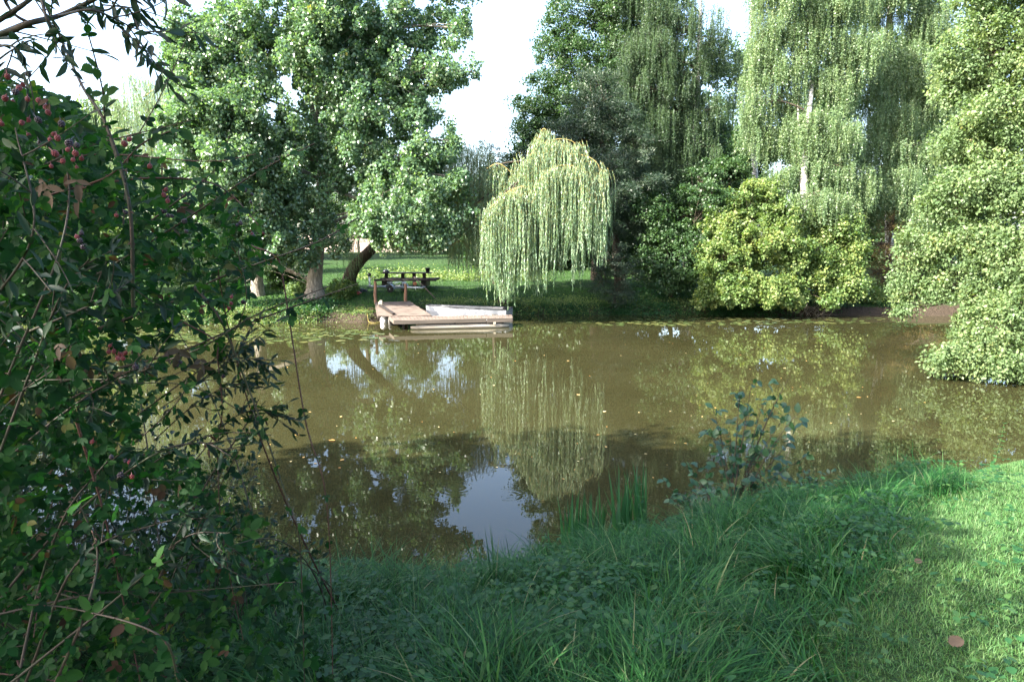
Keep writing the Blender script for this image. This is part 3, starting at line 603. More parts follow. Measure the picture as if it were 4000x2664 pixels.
# ------------------------------------------------------------------ trees on the near bank behind and left of the viewer (they shade the foreground)
def shade_lobe(gx_, gy_, r, z, zt=.8):
    t = (z-zt)/TOSUN[2]; return (np.array([gx_, gy_, zt])+TOSUN*t, np.array([r, r, r*.8]))
sh1 = [shade_lobe(-3.2, 1.5, 2.6, 9), shade_lobe(-.9, 3.0, 2.4, 9.5), shade_lobe(-5.5, 4.5, 3.0, 8.5), shade_lobe(-1.0, 6.0, 2.5, 10), shade_lobe(1.2, 5.6, 1.9, 10.5), shade_lobe(-.3, .0, 1.7, 9)]
sh2 = [shade_lobe(-3.6, 8.4, 2.7, 10), shade_lobe(-.5, 9.3, 2.3, 11), shade_lobe(1.9, 9.0, 2.3, 11.5), shade_lobe(-7, 7.5, 3, 9.5), shade_lobe(3.0, 8.0, 1.5, 12), shade_lobe(5.3, 10.4, .9, 12), shade_lobe(2.5, 3.9, .35, 11), shade_lobe(3.6, 5.3, .35, 11), shade_lobe(2.9, 4.6, .5, 11.5), shade_lobe(2.2, 3.1, .45, 10.5), shade_lobe(3.4, 6.8, .6, 12), shade_lobe(3.3, 3.9, .3, 11), shade_lobe(4.6, 7.4, .4, 11.5), shade_lobe(-10.5, 7, 3, 9)]
for lobes_, b_, lab in ((sh1, (-11.5, -2.5), 'near bank tree behind the viewer whose crown shades the grass'), (sh2, (-17.5, 3.2), 'near bank tree beside the water whose crown shades the pond edge')):
    B = np.array([b_[0], b_[1], gz(*b_)]); cc = np.mean([c for c, _ in lobes_], 0)
    tree('shade_tree', lab, 'tree', B, [B, B+[0.1, 0, 3], (B+cc)/2+[0, 0, 1.2], cc+[0, 0, 1]], [.4, .33, .24, .08], None, 560, 80, .75, .20, .75, 'broad', 'bark_dark',
         world_lobes=lobes_, group='trees on the near bank', twig=3)

B = np.array([4.5, -7.5, gz(4.5, -7.5)])  # unseen tree, added to keep sky light off the near bank
tree('shade_tree', 'unseen tree added behind the viewer to the right to block sky light', 'tree', B, [B, B+[0, 0, 3], B+[-.3, 0, 8], B+[0, 0, 11]], [.4, .33, .2, .06], None, 900, 70, .8, .24, .75, 'broad', 'bark_dark',
     world_lobes=[(B+np.array(c_), np.array([2.6, 2.6, 2.0])) for c_ in ((-5, 0, 7), (5, 0, 6.5), (-6, -3, 9), (6.5, -2, 8), (0, 2, 5.5), (-3, -1, 6), (0, 2, 7), (-3, 1, 8), (3, 0, 8), (0, -2, 9), (-1, 3.5, 9.5), (2.5, 3, 9.5), (0, 0, 11), (-3.5, -2, 7))], group='trees on the near bank', twig=4)
# leafy shrubs on the lawn behind and left of the poplars
for k, (px, py, Y, rx, ry, mt_, lab) in enumerate([
        (230, 720, 34.2, 220, 300, 'alder', 'big shrubby tree on the far bank hidden behind the bramble'), (600, 900, 33.2, 110, 130, 'alder', 'dark bank shrub left of the poplars'),
        (430, 950, 39, 150, 170, 'broad', 'rounded green shrub on the far lawn behind the bramble'), (700, 1000, 40, 130, 120, 'maple', 'yellow green shrub on the far bank left of the pale trunk'),
        (880, 1030, 37, 90, 90, 'broad', 'leafy shrub just left of the pale grey trunk'), (1110, 1060, 37, 70, 80, 'alder', 'dark shrub between the two poplar trunks'),
        (560, 760, 52, 200, 200, 'alder', 'dark tree behind the distant willow'), (1000, 900, 48, 160, 120, 'broad', 'green bush behind the pale grey trunk'),
        (180, 850, 42, 220, 260, 'alder', 'dense dark shrub at the far left bank'), (1180, 1130, 34.2, 40, 30, 'broad', 'small leafy sucker at the foot of the tall poplar'), (1335, 1135, 34, 45, 40, 'maple', 'small leafy bush at the foot of the leaning willow'),
        (3560, 1080, 37, 110, 110, 'alder', 'dark shrub behind the rusty spruce stem'), (3760, 1120, 35.6, 110, 90, 'broad', 'green shrub on the bank seen beneath the overhanging tree'), (3950, 1080, 34, 130, 130, 'alder', 'dark bank shrub at the right edge behind the overhanging tree'), (3420, 1150, 35, 60, 40, 'maple', 'low yellow green shrub at the foot of the rusty spruce stem')]):
    B = base_at(px, Y)
    tree('leafy_shrub', lab, 'shrub', B, [B, B+[0, 0, .5], P(px, py, Y)], [.1, .08, .03],
         [(px+rng.uniform(-.6, .6)*rx, py+rng.uniform(-.6, .7)*ry, Y+rng.uniform(-.7, .7), rx*rng.uniform(.4, .55), ry*rng.uniform(.35, .5)) for _ in range(9)],
         int(30+rx*1.6), 75, .45, .13, .8, mt_, 'bark_dark', twig=4)

# ------------------------------------------------------------------ bramble thicket at the left of the near bank
def inpoly(x, y, poly):
    x = np.asarray(x); y = np.asarray(y); c = np.zeros(x.shape, bool); n = len(poly); j = n-1
    for i_ in range(n):
        xi, yi = poly[i_]; xj, yj = poly[j]
        k = ((yi > y) != (yj > y)) & (x < (xj-xi)*(y-yi)/(yj-yi+1e-9)+xi); c ^= k; j = i_
    return c
def sample_poly(poly, n, dens=None):
    xs = [p_[0] for p_ in poly]; ys = [p_[1] for p_ in poly]; out = np.zeros((0, 2))
    while len(out) < n:
        p_ = np.stack([rng.uniform(min(xs), max(xs), n*2), rng.uniform(min(ys), max(ys), n*2)], -1)
        k = inpoly(p_[:, 0], p_[:, 1], poly)
        if dens is not None: k &= rng.random(len(p_)) < dens(p_[:, 0], p_[:, 1])
        out = np.vstack([out, p_[k]])
    return out[:n]
def compound(pos, axis, size, T=T_SER, nl=3, wr=.78):
    """three serrated leaflets on a short stalk"""
    n = len(pos); A = nrm(axis); Zn = nrm(rv(n)*.8+np.array([0, -.35, .9])); Xs = nrm(np.cross(A, Zn)); Zn = np.cross(Xs, A)
    out = []; r = rng.random(n)
    for k in range(nl):
        if k == 0: y, b, s = A, pos+A*(size*.35)[:, None], 1.0
        else:
            sg = 1 if k % 2 else -1; y = nrm(A*(.25 if k < 3 else -.5)+Xs*sg); b = pos+A*(size*(.12 if k < 3 else 0))[:, None]; s = .82 if k < 3 else .62
        y = nrm(y+randn3(n)*.12+np.array([0, 0, -.18])); z = nrm(Zn+randn3(n)*.28)
        L_ = size*s*rng.uniform(.85, 1.1, n)
        out.append(scatter(T, b, y, z, L_, L_*wr, np.clip(r+rng.normal(0, .04, n), 0, 1)))
    return cat_geo(out)
BR = [(-350, 330), (0, 300), (110, 330), (250, 380), (330, 470), (470, 560), (640, 640), (760, 690), (900, 790), (1010, 900), (1060, 1010), (960, 1120), (900, 1220), (640, 1290), (760, 1390), (620, 1520), (560, 1680), (500, 1750), (760, 1800), (860, 1950), (1000, 2000), (1060, 2130), (1160, 2220), (1240, 2400), (1300, 2700), (1200, 2950), (-350, 2950)]
def dens(px, py):
    d = np.interp(px, [-350, 250, 600, 900, 1300], [1, 1, .60, .34, .18])
    hole = ((px > 80) & (px < 700) & (py > 1880) & (py < 2160)) | ((px > 330) & (py > 1280) & (py < 1560))
    return np.where(hole, d*.38, d)
B = np.array([-2.3, 2.3, gz(-2.3, 2.3)]); bb = thing('bramble_bush', 'large bramble bush with red and black berries filling the left of the near bank', 'bush', B)
geo = []
for n, d0, d1, s0, s1 in ((650, 1.4, 2.0, .017, .034), (4200, 1.8, 3.0, .022, .044), (7000, 2.6, 4.4, .026, .052)):
    pp = sample_poly(BR, n, dens); D_ = rng.uniform(d0, d1, n)
    if d0 < 1.5:
        k = pp[:, 0] < 650; pp = pp[k]; D_ = D_[k]
    w_ = P(pp[:, 0], pp[:, 1], D_); k = w_[:, 2] > height(w_[:, 0], w_[:, 1])+.03; w_ = w_[k]
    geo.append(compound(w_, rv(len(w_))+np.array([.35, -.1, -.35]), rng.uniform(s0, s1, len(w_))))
CANES = [([(520, 1200), (505, 800), (416, 493), (323, 340), (238, 153), (170, 0), (120, -160)], 1.75, .0050, 'c'), ([(500, 760), (416, 493), (400, 350), (340, 120), (300, 40)], 1.78, .0026, 'c'),
         ([(-60, 1700), (60, 1400), (220, 1020), (270, 760), (240, 560)], 1.5, .0035, 'g'), ([(-100, 1500), (340, 1300), (650, 1190), (870, 1080), (1230, 950), (1400, 850)], 2.5, .0052, 'g'),
         ([(-50, 1560), (446, 1442), (713, 1370), (892, 1293), (1130, 1204), (1397, 1109)], 2.3, .0046, 'g'), ([(200, 1600), (450, 1470), (760, 1370), (1000, 1230), (1280, 1120)], 2.1, .0040, 'c'),
         ([(760, 1120), (850, 1230), (900, 1340), (1020, 1650), (1120, 1950), (1170, 2120), (1190, 2664)], 2.25, .0042, 'g'), ([(980, 960), (1070, 1000), (1105, 1090), (1190, 1630), (1265, 1890), (1290, 2200), (1300, 2664)], 2.4, .0036, 'r'),
         ([(700, 1250), (840, 1330), (850, 1400), (868, 1600), (850, 1760), (870, 2100), (950, 2500)], 2.2, .0030, 'r'), ([(300, 1650), (353, 1824), (407, 2007), (461, 2251), (556, 2700)], 1.7, .0038, 'r'),
         ([(-100, 2420), (258, 2340), (441, 2312), (678, 2312), (1153, 2272)], 1.9, .0035, 'g'), ([(480, 900), (500, 620), (540, 528), (631, 367), (735, 138)], 2.3, .0028, 'c'),
         ([(100, 680), (344, 574), (746, 471)], 1.9, .0026, 'c'), ([(200, 640), (400, 603), (804, 631), (1000, 603)], 2.0, .0026, 'r'), ([(300, 1120), (660, 900), (1000, 677), (1230, 560)], 2.2, .0034, 'c'),
         ([(400, 1000), (700, 780), (850, 650), (900, 520)], 2.4, .003, 'c'), ([(200, 760), (420, 690), (560, 560), (700, 500)], 1.9, .003, 'r'), ([(300, 740), (520, 700), (780, 705), (900, 760), (1010, 880)], 2.0, .0032, 'r'),
         ([(500, 1650), (700, 1500), (860, 1380), (960, 1180), (930, 980)], 2.4, .003, 'c'), ([(600, 2300), (800, 1900), (960, 1660), (1010, 1560)], 2.3, .0045, 'c'),
         ([(700, 2300), (860, 1900), (1000, 1650)], 2.5, .003, 'c'), ([(500, 1900), (640, 1780), (820, 1700), (960, 1690), (1060, 1700)], 2.2, .0028, 'g'),
         ([(400, 1500), (700, 1500), (860, 1560), (1010, 1640), (1100, 1560)], 2.3, .0022, 'g'), ([(300, 1900), (560, 1700), (700, 1560), (730, 1480)], 2.1, .0026, 'g'),
         ([(200, 2700), (330, 2400), (380, 2150), (300, 1950)], 1.5, .0040, 'c'), ([(60, 2700), (150, 2300), (260, 2000), (420, 1800)], 1.7, .0044, 'g'), ([(700, 2664), (620, 2480), (300, 2380), (100, 2360)], 1.5, .0030, 'g')]
cv = {'c': [], 'r': [], 'g': []}; th = []; lp = []; la = []
for pts, D_, r_, kind in CANES:
    n_ = len(pts); dd = D_+np.cumsum(rng.normal(0, .05, n_)); w_ = spline([P(a_[0], a_[1], d_) for a_, d_ in zip(pts, dd)], 40)
    g_ = height(w_[:, 0], w_[:, 1]); w_[:, 2] = np.maximum(w_[:, 2], g_-.02)
    cv[kind].append((w_, np.linspace(r_, r_*.45, 40))); tubes('cane', bb, M[{'c': 'cane', 'r': 'cane_red', 'g': 'cane'}[kind]], [cv[kind].pop()], 7)
    tt = nrm(np.gradient(w_, axis=0))
    for q_ in np.arange(2, 38, .9):
        i_ = int(q_); nn = nrm(np.cross(tt[i_], rv(1)[0])); s_ = w_[i_]+nn*r_*.7
        th.append((np.array([s_, s_+nn*r_*1.1-tt[i_]*r_*.5, s_+nn*r_*1.9-tt[i_]*r_*1.3]), [r_*.45, r_*.28, r_*.04]))
    step_ = 5 if D_ < 2.1 else 4
    for q_ in range(3, 39, step_):
        lp.append(w_[q_]); la.append(rv(1)[0]*.8+tt[q_]*.5+[.3, 0, -.5])
lp = np.array(lp); la = np.array(la)
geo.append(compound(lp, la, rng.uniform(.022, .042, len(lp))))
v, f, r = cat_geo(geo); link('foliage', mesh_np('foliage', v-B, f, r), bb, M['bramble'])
for _ in range(65):                                                              # hidden and half hidden canes inside the thicket
    a = np.array([rng.uniform(-3.6, -.9), rng.uniform(1.3, 4.2), 0]); a[2] = gz(a[0], a[1])-.03
    q_ = sample_poly(BR, 1, dens)[0]; c = P(q_[0], q_[1], rng.uniform(1.6, 4.2)); m_ = (a+c)/2+np.array([rng.normal(-.2, .2), rng.normal(0, .2), rng.uniform(.2, .9)])
    cv[rng.choice(['c', 'r', 'g'])].append((bez(a, m_, c, 16), np.linspace(rng.uniform(.003, .006), .0015, 16)))
for kind, mt_ in (('c', 'cane'), ('r', 'cane_red'), ('g', 'cane')):
    tag(tubes('inner_canes', bb, M[mt_], cv[kind], 6), kind='stuff')
tag(tubes('thorns', bb, M['cane_red'], th, 4), kind='stuff')
# withered leaves hanging in the thicket
wp = np.concatenate([P(np.array([170, 185, 300, 310, 232, 260, 285, 545, 560, 650, 700, 330, 780, 790, 470, 150, 620, 640]), np.array([700, 720, 700, 740, 1340, 1370, 1350, 1350, 1400, 1370, 1360, 2160, 1400, 1420, 1450, 2080, 2500, 640])*1., np.linspace(1.5, 2.2, 18)),
                     P(rng.uniform(100, 900, 10), rng.uniform(900, 2400, 10), rng.uniform(1.8, 3, 10))])
v, f, r = compound(wp, rv(len(wp))*.3+np.array([0, 0, -1.]), rng.uniform(.03, .05, len(wp)), wr=.5)
link('withered_leaves', mesh_np('withered_leaves', v-B, f, r), bb, M['dead'])
# berries
def berry_mesh(name, mat, s=1.0):
    sp = []; gold = math.pi*(3-5**.5); N_ = 34
    for k in range(N_):
        z = 1-2*(k+.5)/N_; r_ = math.sqrt(1-z*z); sp.append((r_*math.cos(gold*k)*.0068*s, r_*math.sin(gold*k)*.0068*s, z*.0078*s))
    mb = MB()
    for c in sp: mb.lathe([(.0004, -.0026*s), (.0019*s, -.0018*s), (.0027*s, 0), (.0019*s, .0018*s), (.0004, .0026*s)], c, seg=7)
    mb.lathe([(.0005, .006*s), (.0055*s, .0085*s), (.0015*s, .0095*s), (.0008, .02*s)], (0, 0, 0), seg=6)
    me = bpy.data.meshes.new(name); me.from_pydata(np.concatenate(mb.V).tolist(), [], mb.F); me.materials.append(mat)
    for p_ in me.polygons: p_.use_smooth = len(p_.vertices) == 4
    return me
mr_ = surf_mat('red_berry', (.085, .003, .006), (.17, .008, .011), 60, .28, 0, spec=.6); mk_ = surf_mat('black_berry', (.010, .006, .014), (.03, .01, .025), 60, .2, 0, spec=.6); mp_ = surf_mat('half_ripe_berry', (.10, .012, .02), (.22, .02, .03), 60, .28, 0, spec=.6)
bm_ = [berry_mesh('red_berry', mr_), berry_mesh('black_berry', mk_, 1.15), berry_mesh('half_ripe_berry', mp_, .95)]
BERR = [(30, 300, 0), (75, 345, 2), (110, 290, 1), (20, 385, 0), (50, 400, 0), (108, 388, 0), (150, 392, 2), (180, 420, 0), (188, 440, 0), (150, 470, 1), (6, 485, 0), (112, 528, 0), (210, 525, 0), (225, 540, 0), (160, 560, 1), (195, 545, 2), (270, 560, 1), (300, 568, 1), (245, 630, 0), (318, 620, 0), (295, 600, 0), (265, 585, 2), (215, 600, 2), (300, 655, 2), (200, 650, 2), (285, 625, 2), (85, 480, 2), (110, 470, 2), (240, 485, 1), (90, 330, 2), (60, 360, 1),
        (486, 562, 0), (505, 545, 2), (585, 650, 0), (640, 762, 2), (648, 742, 0), (655, 785, 2), (455, 842, 0), (490, 830, 1), (640, 825, 1), (655, 843, 1), (672, 845, 1), (925, 880, 1), (940, 872, 1), (958, 745, 1), (985, 760, 1), (980, 790, 1), (935, 825, 2), (985, 915, 2), (1000, 890, 1), (1010, 905, 1), (1028, 912, 0), (990, 925, 1), (1060, 1020, 2), (905, 1160, 2), (903, 1185, 2), (950, 1180, 1), (895, 1205, 0),
        (430, 1350, 0), (445, 1372, 0), (470, 1385, 0), (488, 1380, 0), (480, 1400, 0), (460, 1400, 2), (425, 1375, 0), (698, 1400, 1), (705, 1415, 1), (690, 1425, 1), (575, 1445, 1), (530, 1435, 1), (872, 1470, 1), (360, 1725, 0), (505, 1805, 2), (515, 1862, 0), (490, 1800, 1), (470, 1855, 1), (435, 1785, 1), (318, 910, 1), (312, 940, 1), (325, 965, 1), (300, 925, 2), (728, 905, 1), (720, 865, 1)]
for (px, py, k) in BERR:
    w_ = P(px, py, 1.32+.25*rng.random()+max(0, px-300)*.0013)
    o_ = link('berry', bm_[k], bb); o_.location = (w_-B).tolist(); o_.rotation_euler = (rng.uniform(-.8, .8), rng.uniform(-.8, .8), rng.uniform(0, 6)); s_ = rng.uniform(.55, .9)*.85; o_.scale = (s_, s_, s_)
    o_['label'] = ['ripe red bramble berry', 'black ripe bramble berry', 'half ripe dark red bramble berry'][k]

# slender leaved shrub mixed into the thicket, with the branch that crosses the top left corner
B = np.array([-2.7, 1.35, gz(-2.7, 1.35)]); sh = thing('slender_leaved_shrub', 'shrub with narrow bluish leaves rising through the bramble and arching over the top left corner', 'shrub', B)
ST = [([(-900, 2200), (-700, 900), (-300, 260), (0, 138), (115, 92), (230, 63), (344, 11), (480, -60)], 1.6, .010), ([(-260, 240), (60, 40), (150, -20), (320, -60), (500, -40)], 1.55, .006),
      ([(150, -60), (190, 92), (260, 150)], 1.6, .004), ([(230, 63), (350, 40), (450, 75), (520, 110), (615, 140)], 1.65, .003), ([(300, 30), (420, 40), (470, -10), (560, -30)], 1.65, .003), ([(115, 92), (60, 60), (20, 10), (0, -60)], 1.6, .004),
      ([(400, 20), (480, 30), (540, 50)], 1.7, .002), ([(-300, 300), (-60, 200), (40, 180), (100, 230)], 1.5, .004), ([(-300, 500), (0, 230), (110, 170)], 1.5, .003), ([(440, 75), (480, 120), (530, 160)], 1.66, .002),
      ([(-300, 1500), (-50, 1200), (130, 900), (60, 500)], 1.5, .004), ([(-200, 2300), (100, 1500), (240, 1150), (360, 1000)], 1.7, .004), ([(-200, 2600), (200, 2100), (560, 1800), (780, 1730), (900, 1780)], 1.9, .005),
      ([(100, 2664), (300, 2200), (600, 2050), (830, 2020)], 1.8, .004), ([(-100, 1900), (200, 1650), (420, 1500), (640, 1420)], 1.8, .004), ([(0, 2700), (500, 2300), (720, 2100), (900, 2080)], 1.7, .004), ([(100, 1300), (380, 1180), (520, 1090)], 1.7, .003), ([(600, 1720), (760, 1580), (900, 1500), (1030, 1450)], 2.4, .0025), ([(620, 1600), (800, 1480), (900, 1400), (960, 1330)], 2.3, .002), ([(640, 1480), (800, 1420), (960, 1400), (1060, 1430)], 2.3, .002), ([(760, 1800), (900, 1640), (1020, 1600), (1120, 1640)], 2.4, .0025), ([(500, 2500), (640, 2300), (760, 2100), (840, 1980)], 1.9, .004)]
pth = []; lp = []; la = []; lz = []
for pts, D_, r_ in ST:
    w_ = spline([P(a_[0], a_[1], D_+rng.normal(0, .04)) for a_ in pts], 44); g_ = height(w_[:, 0], w_[:, 1]); w_[:, 2] = np.maximum(w_[:, 2], g_+.01)
    pth.append((w_, np.linspace(r_, r_*.4, 44))); tt = nrm(np.gradient(w_, axis=0))
    dense_ = 2 if r_ < .008 else 3
    for i_ in range(8, 44, dense_):
        for _k in range(1 if pts[-1][1] < 250 else 2):
            if pts[-1][1] < 250 and rng.random() < .7: continue
            lp.append(w_[i_]+rv(1)[0]*.004); d_ = nrm(rv(1)[0]*.8+tt[i_]*.6+[.0, 0, -.35]); la.append(d_)
    for i_ in (range(14, 43, 5) if pts[-1][1] > 250 else range(20, 43, 9)):       # side twigs with leaves
        d_ = nrm(rv(1)[0]*.8+tt[i_]*.7+[.1, 0, -.25]); Lt = rng.uniform(.08, .2); e_ = w_[i_]+d_*Lt; pth.append((bez(w_[i_], (w_[i_]+e_)/2+rv(1)[0]*.02, e_, 6), np.linspace(.0018, .0008, 6)))
        for u_ in np.linspace(.25, 1, 6): lp.append(w_[i_]+d_*Lt*u_); la.append(nrm(d_*.7+rv(1)[0]*.8+[0, 0, -.25]))
lp = np.array(lp); la = np.array(la)
tubes('stem', sh, M['cane'], pth, 6)
v, f, r = scatter(T_OVA, lp, la, nrm(rv(len(lp))+np.array([0, -.3, .8])), (Ls := rng.uniform(.028, .056, len(lp))), Ls*rng.uniform(.26, .36, len(lp)), rng.random(len(lp)))
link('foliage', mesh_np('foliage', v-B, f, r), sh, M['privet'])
# small leaved dark undergrowth shrub behind the bramble at the water's edge
B = np.array([-2.3, 4.6, gz(-2.3, 4.6)]); sh = thing('undergrowth_shrub', 'fine twiggy small leaved shrub at the pond edge behind the bramble', 'shrub', B)
poly = [(-200, 1550), (560, 1560), (900, 1640), (1040, 1750), (1060, 1950), (1180, 2020), (1240, 2120), (1100, 2300), (-200, 2350)]
q_ = sample_poly(poly, 330, lambda a, b_: np.interp(a, [0, 700, 1250], [1, .8, .5])*np.interp(b_, [1550, 2000, 2300], [.6, .8, 1])); tips = P(q_[:, 0], q_[:, 1], rng.uniform(3.2, 5.4, len(q_)))
tips[:, 2] = np.maximum(tips[:, 2], height(tips[:, 0], tips[:, 1])+.08)
pth = []; lp = []; la = []
for c in tips:
    a = np.array([c[0]+rng.normal(-.3, .3), min(c[1], near_y(c[0])-.1)+rng.normal(-.2, .15), 0]); a[2] = gz(a[0], a[1])-.02
    w_ = bez(a, (a+c)/2+np.array([0, 0, .25]), c, 12); pth.append((w_, np.linspace(.004, .001, 12))); tt = nrm(np.gradient(w_, axis=0))
    for i_ in range(5, 12):
        for _k in range(4): lp.append(w_[i_]+rv(1)[0]*.03); la.append(nrm(rv(1)[0]+tt[i_]*.5))
lp = np.array(lp); la = np.array(la); tubes('stem', sh, M['cane'], pth, 4)
v, f, r = scatter(T_OVA, lp, la, nrm(rv(len(lp))+np.array([0, 0, .8])), (Ls := rng.uniform(.022, .048, len(lp))), Ls*.5, rng.random(len(lp)))
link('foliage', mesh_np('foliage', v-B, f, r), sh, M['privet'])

# ------------------------------------------------------------------ grass and plants on the near bank
def blades(name, xy, h, w, dirv, lean, curl, mat, segs=4, parent=None, zoff=-.01, rnd=None, kind='stuff', label=None, cat=None):
    n = len(xy); z0 = height(xy[:, 0], xy[:, 1])+zoff
    s = np.linspace(0, 1, segs+1)[None, :]
    side = np.stack([-dirv[:, 1], dirv[:, 0]], -1); tw = rng.normal(0, .5, n)[:, None]; side = nrm(side*np.cos(tw)+dirv*np.sin(tw))
    fwd = (lean[:, None]*s + curl[:, None]*s**2.2)*h[:, None]; up = h[:, None]*(s-.42*np.abs(curl[:, None])*s**2.6-.15*lean[:, None]**2*s**2)
    c = np.stack([xy[:, 0:1]+dirv[:, 0:1]*fwd, xy[:, 1:2]+dirv[:, 1:2]*fwd, z0[:, None]+up], -1)
    wd = (w[:, None]*(1-s**2.2*.98)*.5)[..., None]*np.concatenate([side, np.zeros((n, 1))], 1)[:, None]
    V = np.stack([c-wd, c+wd], 2).reshape(n, -1, 3); k = 2*(segs+1)
    q_ = np.array([[2*a, 2*a+1, 2*a+3, 2*a+2] for a in range(segs)]); fs = (q_[None]+(np.arange(n)*k)[:, None, None]).reshape(-1, 4)
    r_ = np.repeat(rng.random(n) if rnd is None else rnd, k)
    o0 = np.array(parent.location) if parent is not None else np.zeros(3)
    o_ = link(name, mesh_np(name, V.reshape(-1, 3)-o0, [fs], r_), parent, mat)
    if label: tag(o_, label, cat, kind=kind)
    return o_
def near_pts(n, ymin=1.1, ymax=9.8, pw=1.0):
    out = np.zeros((0, 2))
    while len(out) < n:
        y = ymin+(ymax-ymin)*rng.random(n*2)**pw; x = rng.uniform(-1, 1, n*2)*(.84*y+2.3); k = (near_y(x)-y > -.03); out = np.vstack([out, np.stack([x, y], -1)[k]])
    return out[:n]
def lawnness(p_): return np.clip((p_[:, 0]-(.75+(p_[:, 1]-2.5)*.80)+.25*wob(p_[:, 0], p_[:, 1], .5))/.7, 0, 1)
p_ = near_pts(235000, pw=1.0); lw = lawnness(p_); cl = np.clip(.5+1.1*wob(p_[:, 0]*1.0, p_[:, 1], .16), 0, 1); clb = .5+.5*wob(p_[:, 1]*1.3, p_[:, 0], .6)
k = (lw < rng.random(len(p_))) & (rng.random(len(p_)) < .25+.85*cl) & ~((p_[:, 0] < -1.0) & (rng.random(len(p_)) < .5)); q_ = p_[k]; cl = cl[k]; clb = clb[k]; n = len(q_)
h = (.09+.30*cl**1.5*rng.random(n)**.5+.12*clb)*rng.uniform(.4, 1.3, n)*(1-.55*lw[k]); edge = np.clip((near_y(q_[:, 0])-q_[:, 1])/1.0, .32, 1); h *= edge
an = 9*wob(q_[:, 0], q_[:, 1], .3)+rng.normal(0, 1.1, n)+.3
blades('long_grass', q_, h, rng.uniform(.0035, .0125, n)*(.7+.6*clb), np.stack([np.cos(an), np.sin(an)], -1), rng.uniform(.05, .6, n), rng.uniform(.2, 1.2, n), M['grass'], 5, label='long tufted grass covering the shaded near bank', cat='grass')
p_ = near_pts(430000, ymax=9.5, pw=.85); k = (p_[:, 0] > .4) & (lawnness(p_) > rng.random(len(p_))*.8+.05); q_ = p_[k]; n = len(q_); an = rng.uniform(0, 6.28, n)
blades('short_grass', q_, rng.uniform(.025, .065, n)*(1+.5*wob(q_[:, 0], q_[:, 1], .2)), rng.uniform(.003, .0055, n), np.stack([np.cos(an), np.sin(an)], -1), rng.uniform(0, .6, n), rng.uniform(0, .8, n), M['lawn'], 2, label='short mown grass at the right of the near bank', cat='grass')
# low broad leaved weeds between the grass
p_ = near_pts(9000, ymax=7.5, pw=.8); k = (wob(p_[:, 0]+3, p_[:, 1]*1.2, .5) > -.02) & (lawnness(p_) < .6) | (rng.random(len(p_)) < .12); q_ = p_[k]; n = len(q_)
nl = 5; qq = np.repeat(q_, nl, 0)+rng.normal(0, .035, (n*nl, 2)); an = rng.uniform(0, 6.28, n*nl); hh = rng.uniform(.04, .26, n)[:, None].repeat(nl, 1).ravel()
pos = np.stack([qq[:, 0], qq[:, 1], height(qq[:, 0], qq[:, 1])+hh], -1); Ls = rng.uniform(.02, .055, n*nl)
v, f, r = scatter(T_OVA, pos, np.stack([np.cos(an), np.sin(an), rng.uniform(-.3, .4, n*nl)], -1), nrm(rv(n*nl)*.5+np.array([0, 0, 1.])), Ls, Ls*.72, rng.random(n*nl))
tag(link('ground_cover', mesh_np('ground_cover', v, f, r), None, M['nettle']), 'low broad leaved weeds growing through the near grass', 'weeds', kind='stuff')
# nettles: three plants, copied
def nettle_proto(hh, seed):
    st = np.stack([.05*np.sin(np.linspace(0, 2, 12)+seed), .03*np.linspace(0, 1, 12)**2, np.linspace(0, hh, 12)], -1)
    lp, la, ls = [], [], []
    for i_, z in enumerate(np.linspace(.12, 1, 11)):
        c = np.array([np.interp(z*hh, st[:, 2], st[:, j]) for j in range(3)])
        for sg in (0, 1):
            a = i_*1.57+sg*math.pi+rng.normal(0, .25); lp.append(c); la.append((math.cos(a), math.sin(a), rng.uniform(-.35, .35)+(.5 if z > .9 else 0))); ls.append((.075-.045*z)*rng.uniform(.85, 1.15)*(hh/.5)**.4)
    lp, la, ls = map(np.array, (lp, la, ls)); v, f, r = scatter(T_SER, lp, la, nrm(rv(len(lp))*.25+np.array([0, 0, 1.])), ls, ls*.52, rng.random(len(lp)))
    vs, fs, rs = tube_geo([(st, np.linspace(.0032, .0015, 12))], 5)
    ml = mesh_np('nettle_leaves', v, f, r); ml.materials.append(M['nettle']); ms = mesh_np('nettle_stem', vs, fs, rs, True); ms.materials.append(M['stem'])
    return ml, ms
npro = [nettle_proto(.38, 0), nettle_proto(.5, 1), nettle_proto(.62, 2)]
def put(name, label, cat, group, parts, loc, rz, s=1.0, tilt=(0, 0)):
    t = thing(name, label, cat, loc, group); t.rotation_euler = (tilt[0], tilt[1], rz); t.scale = (s, s, s)
    for nm, me in parts:
        o_ = bpy.data.objects.new(nm, me); COL.objects.link(o_); o_.parent = t
    return t
spots = [G(px, py, .75)[:2] for px, py in [(1750, 2160), (1800, 2150), (1850, 2170), (1700, 2180), (2520, 2010), (2560, 2050), (1650, 2200), (1900, 2150), (3180, 1900), (3240, 1880)]]
spots += [G(px, py, 1.3)[:2] for px, py in [(760, 2500), (900, 2440), (1050, 2540), (860, 2620), (1120, 2640), (1230, 2470), (980, 2350), (1330, 2600), (1450, 2560), (700, 2650), (1550, 2640), (1250, 2330), (620, 2520), (1400, 2420), (3100, 2330), (2760, 2640), (2900, 2660), (2620, 2600)]]
for j_, s_ in enumerate(spots):
    x, y = float(s_[0]), float(s_[1]); y = min(y, float(near_y(x))-.15)
    m_ = npro[j_ % 3]; edge_ = j_ < 10
    put('nettle_plant', 'upright nettle at the water edge of the near bank' if edge_ else 'leafy green nettle growing in the shaded near grass', 'plant', 'nettles at the water edge' if edge_ else 'nettles in the near grass', [('leaves', m_[0]), ('stem', m_[1])], (x, y, gz(x, y)-.02), rng.uniform(0, 6.28), rng.uniform(.55, .8) if not edge_ else rng.uniform(.6, .95))
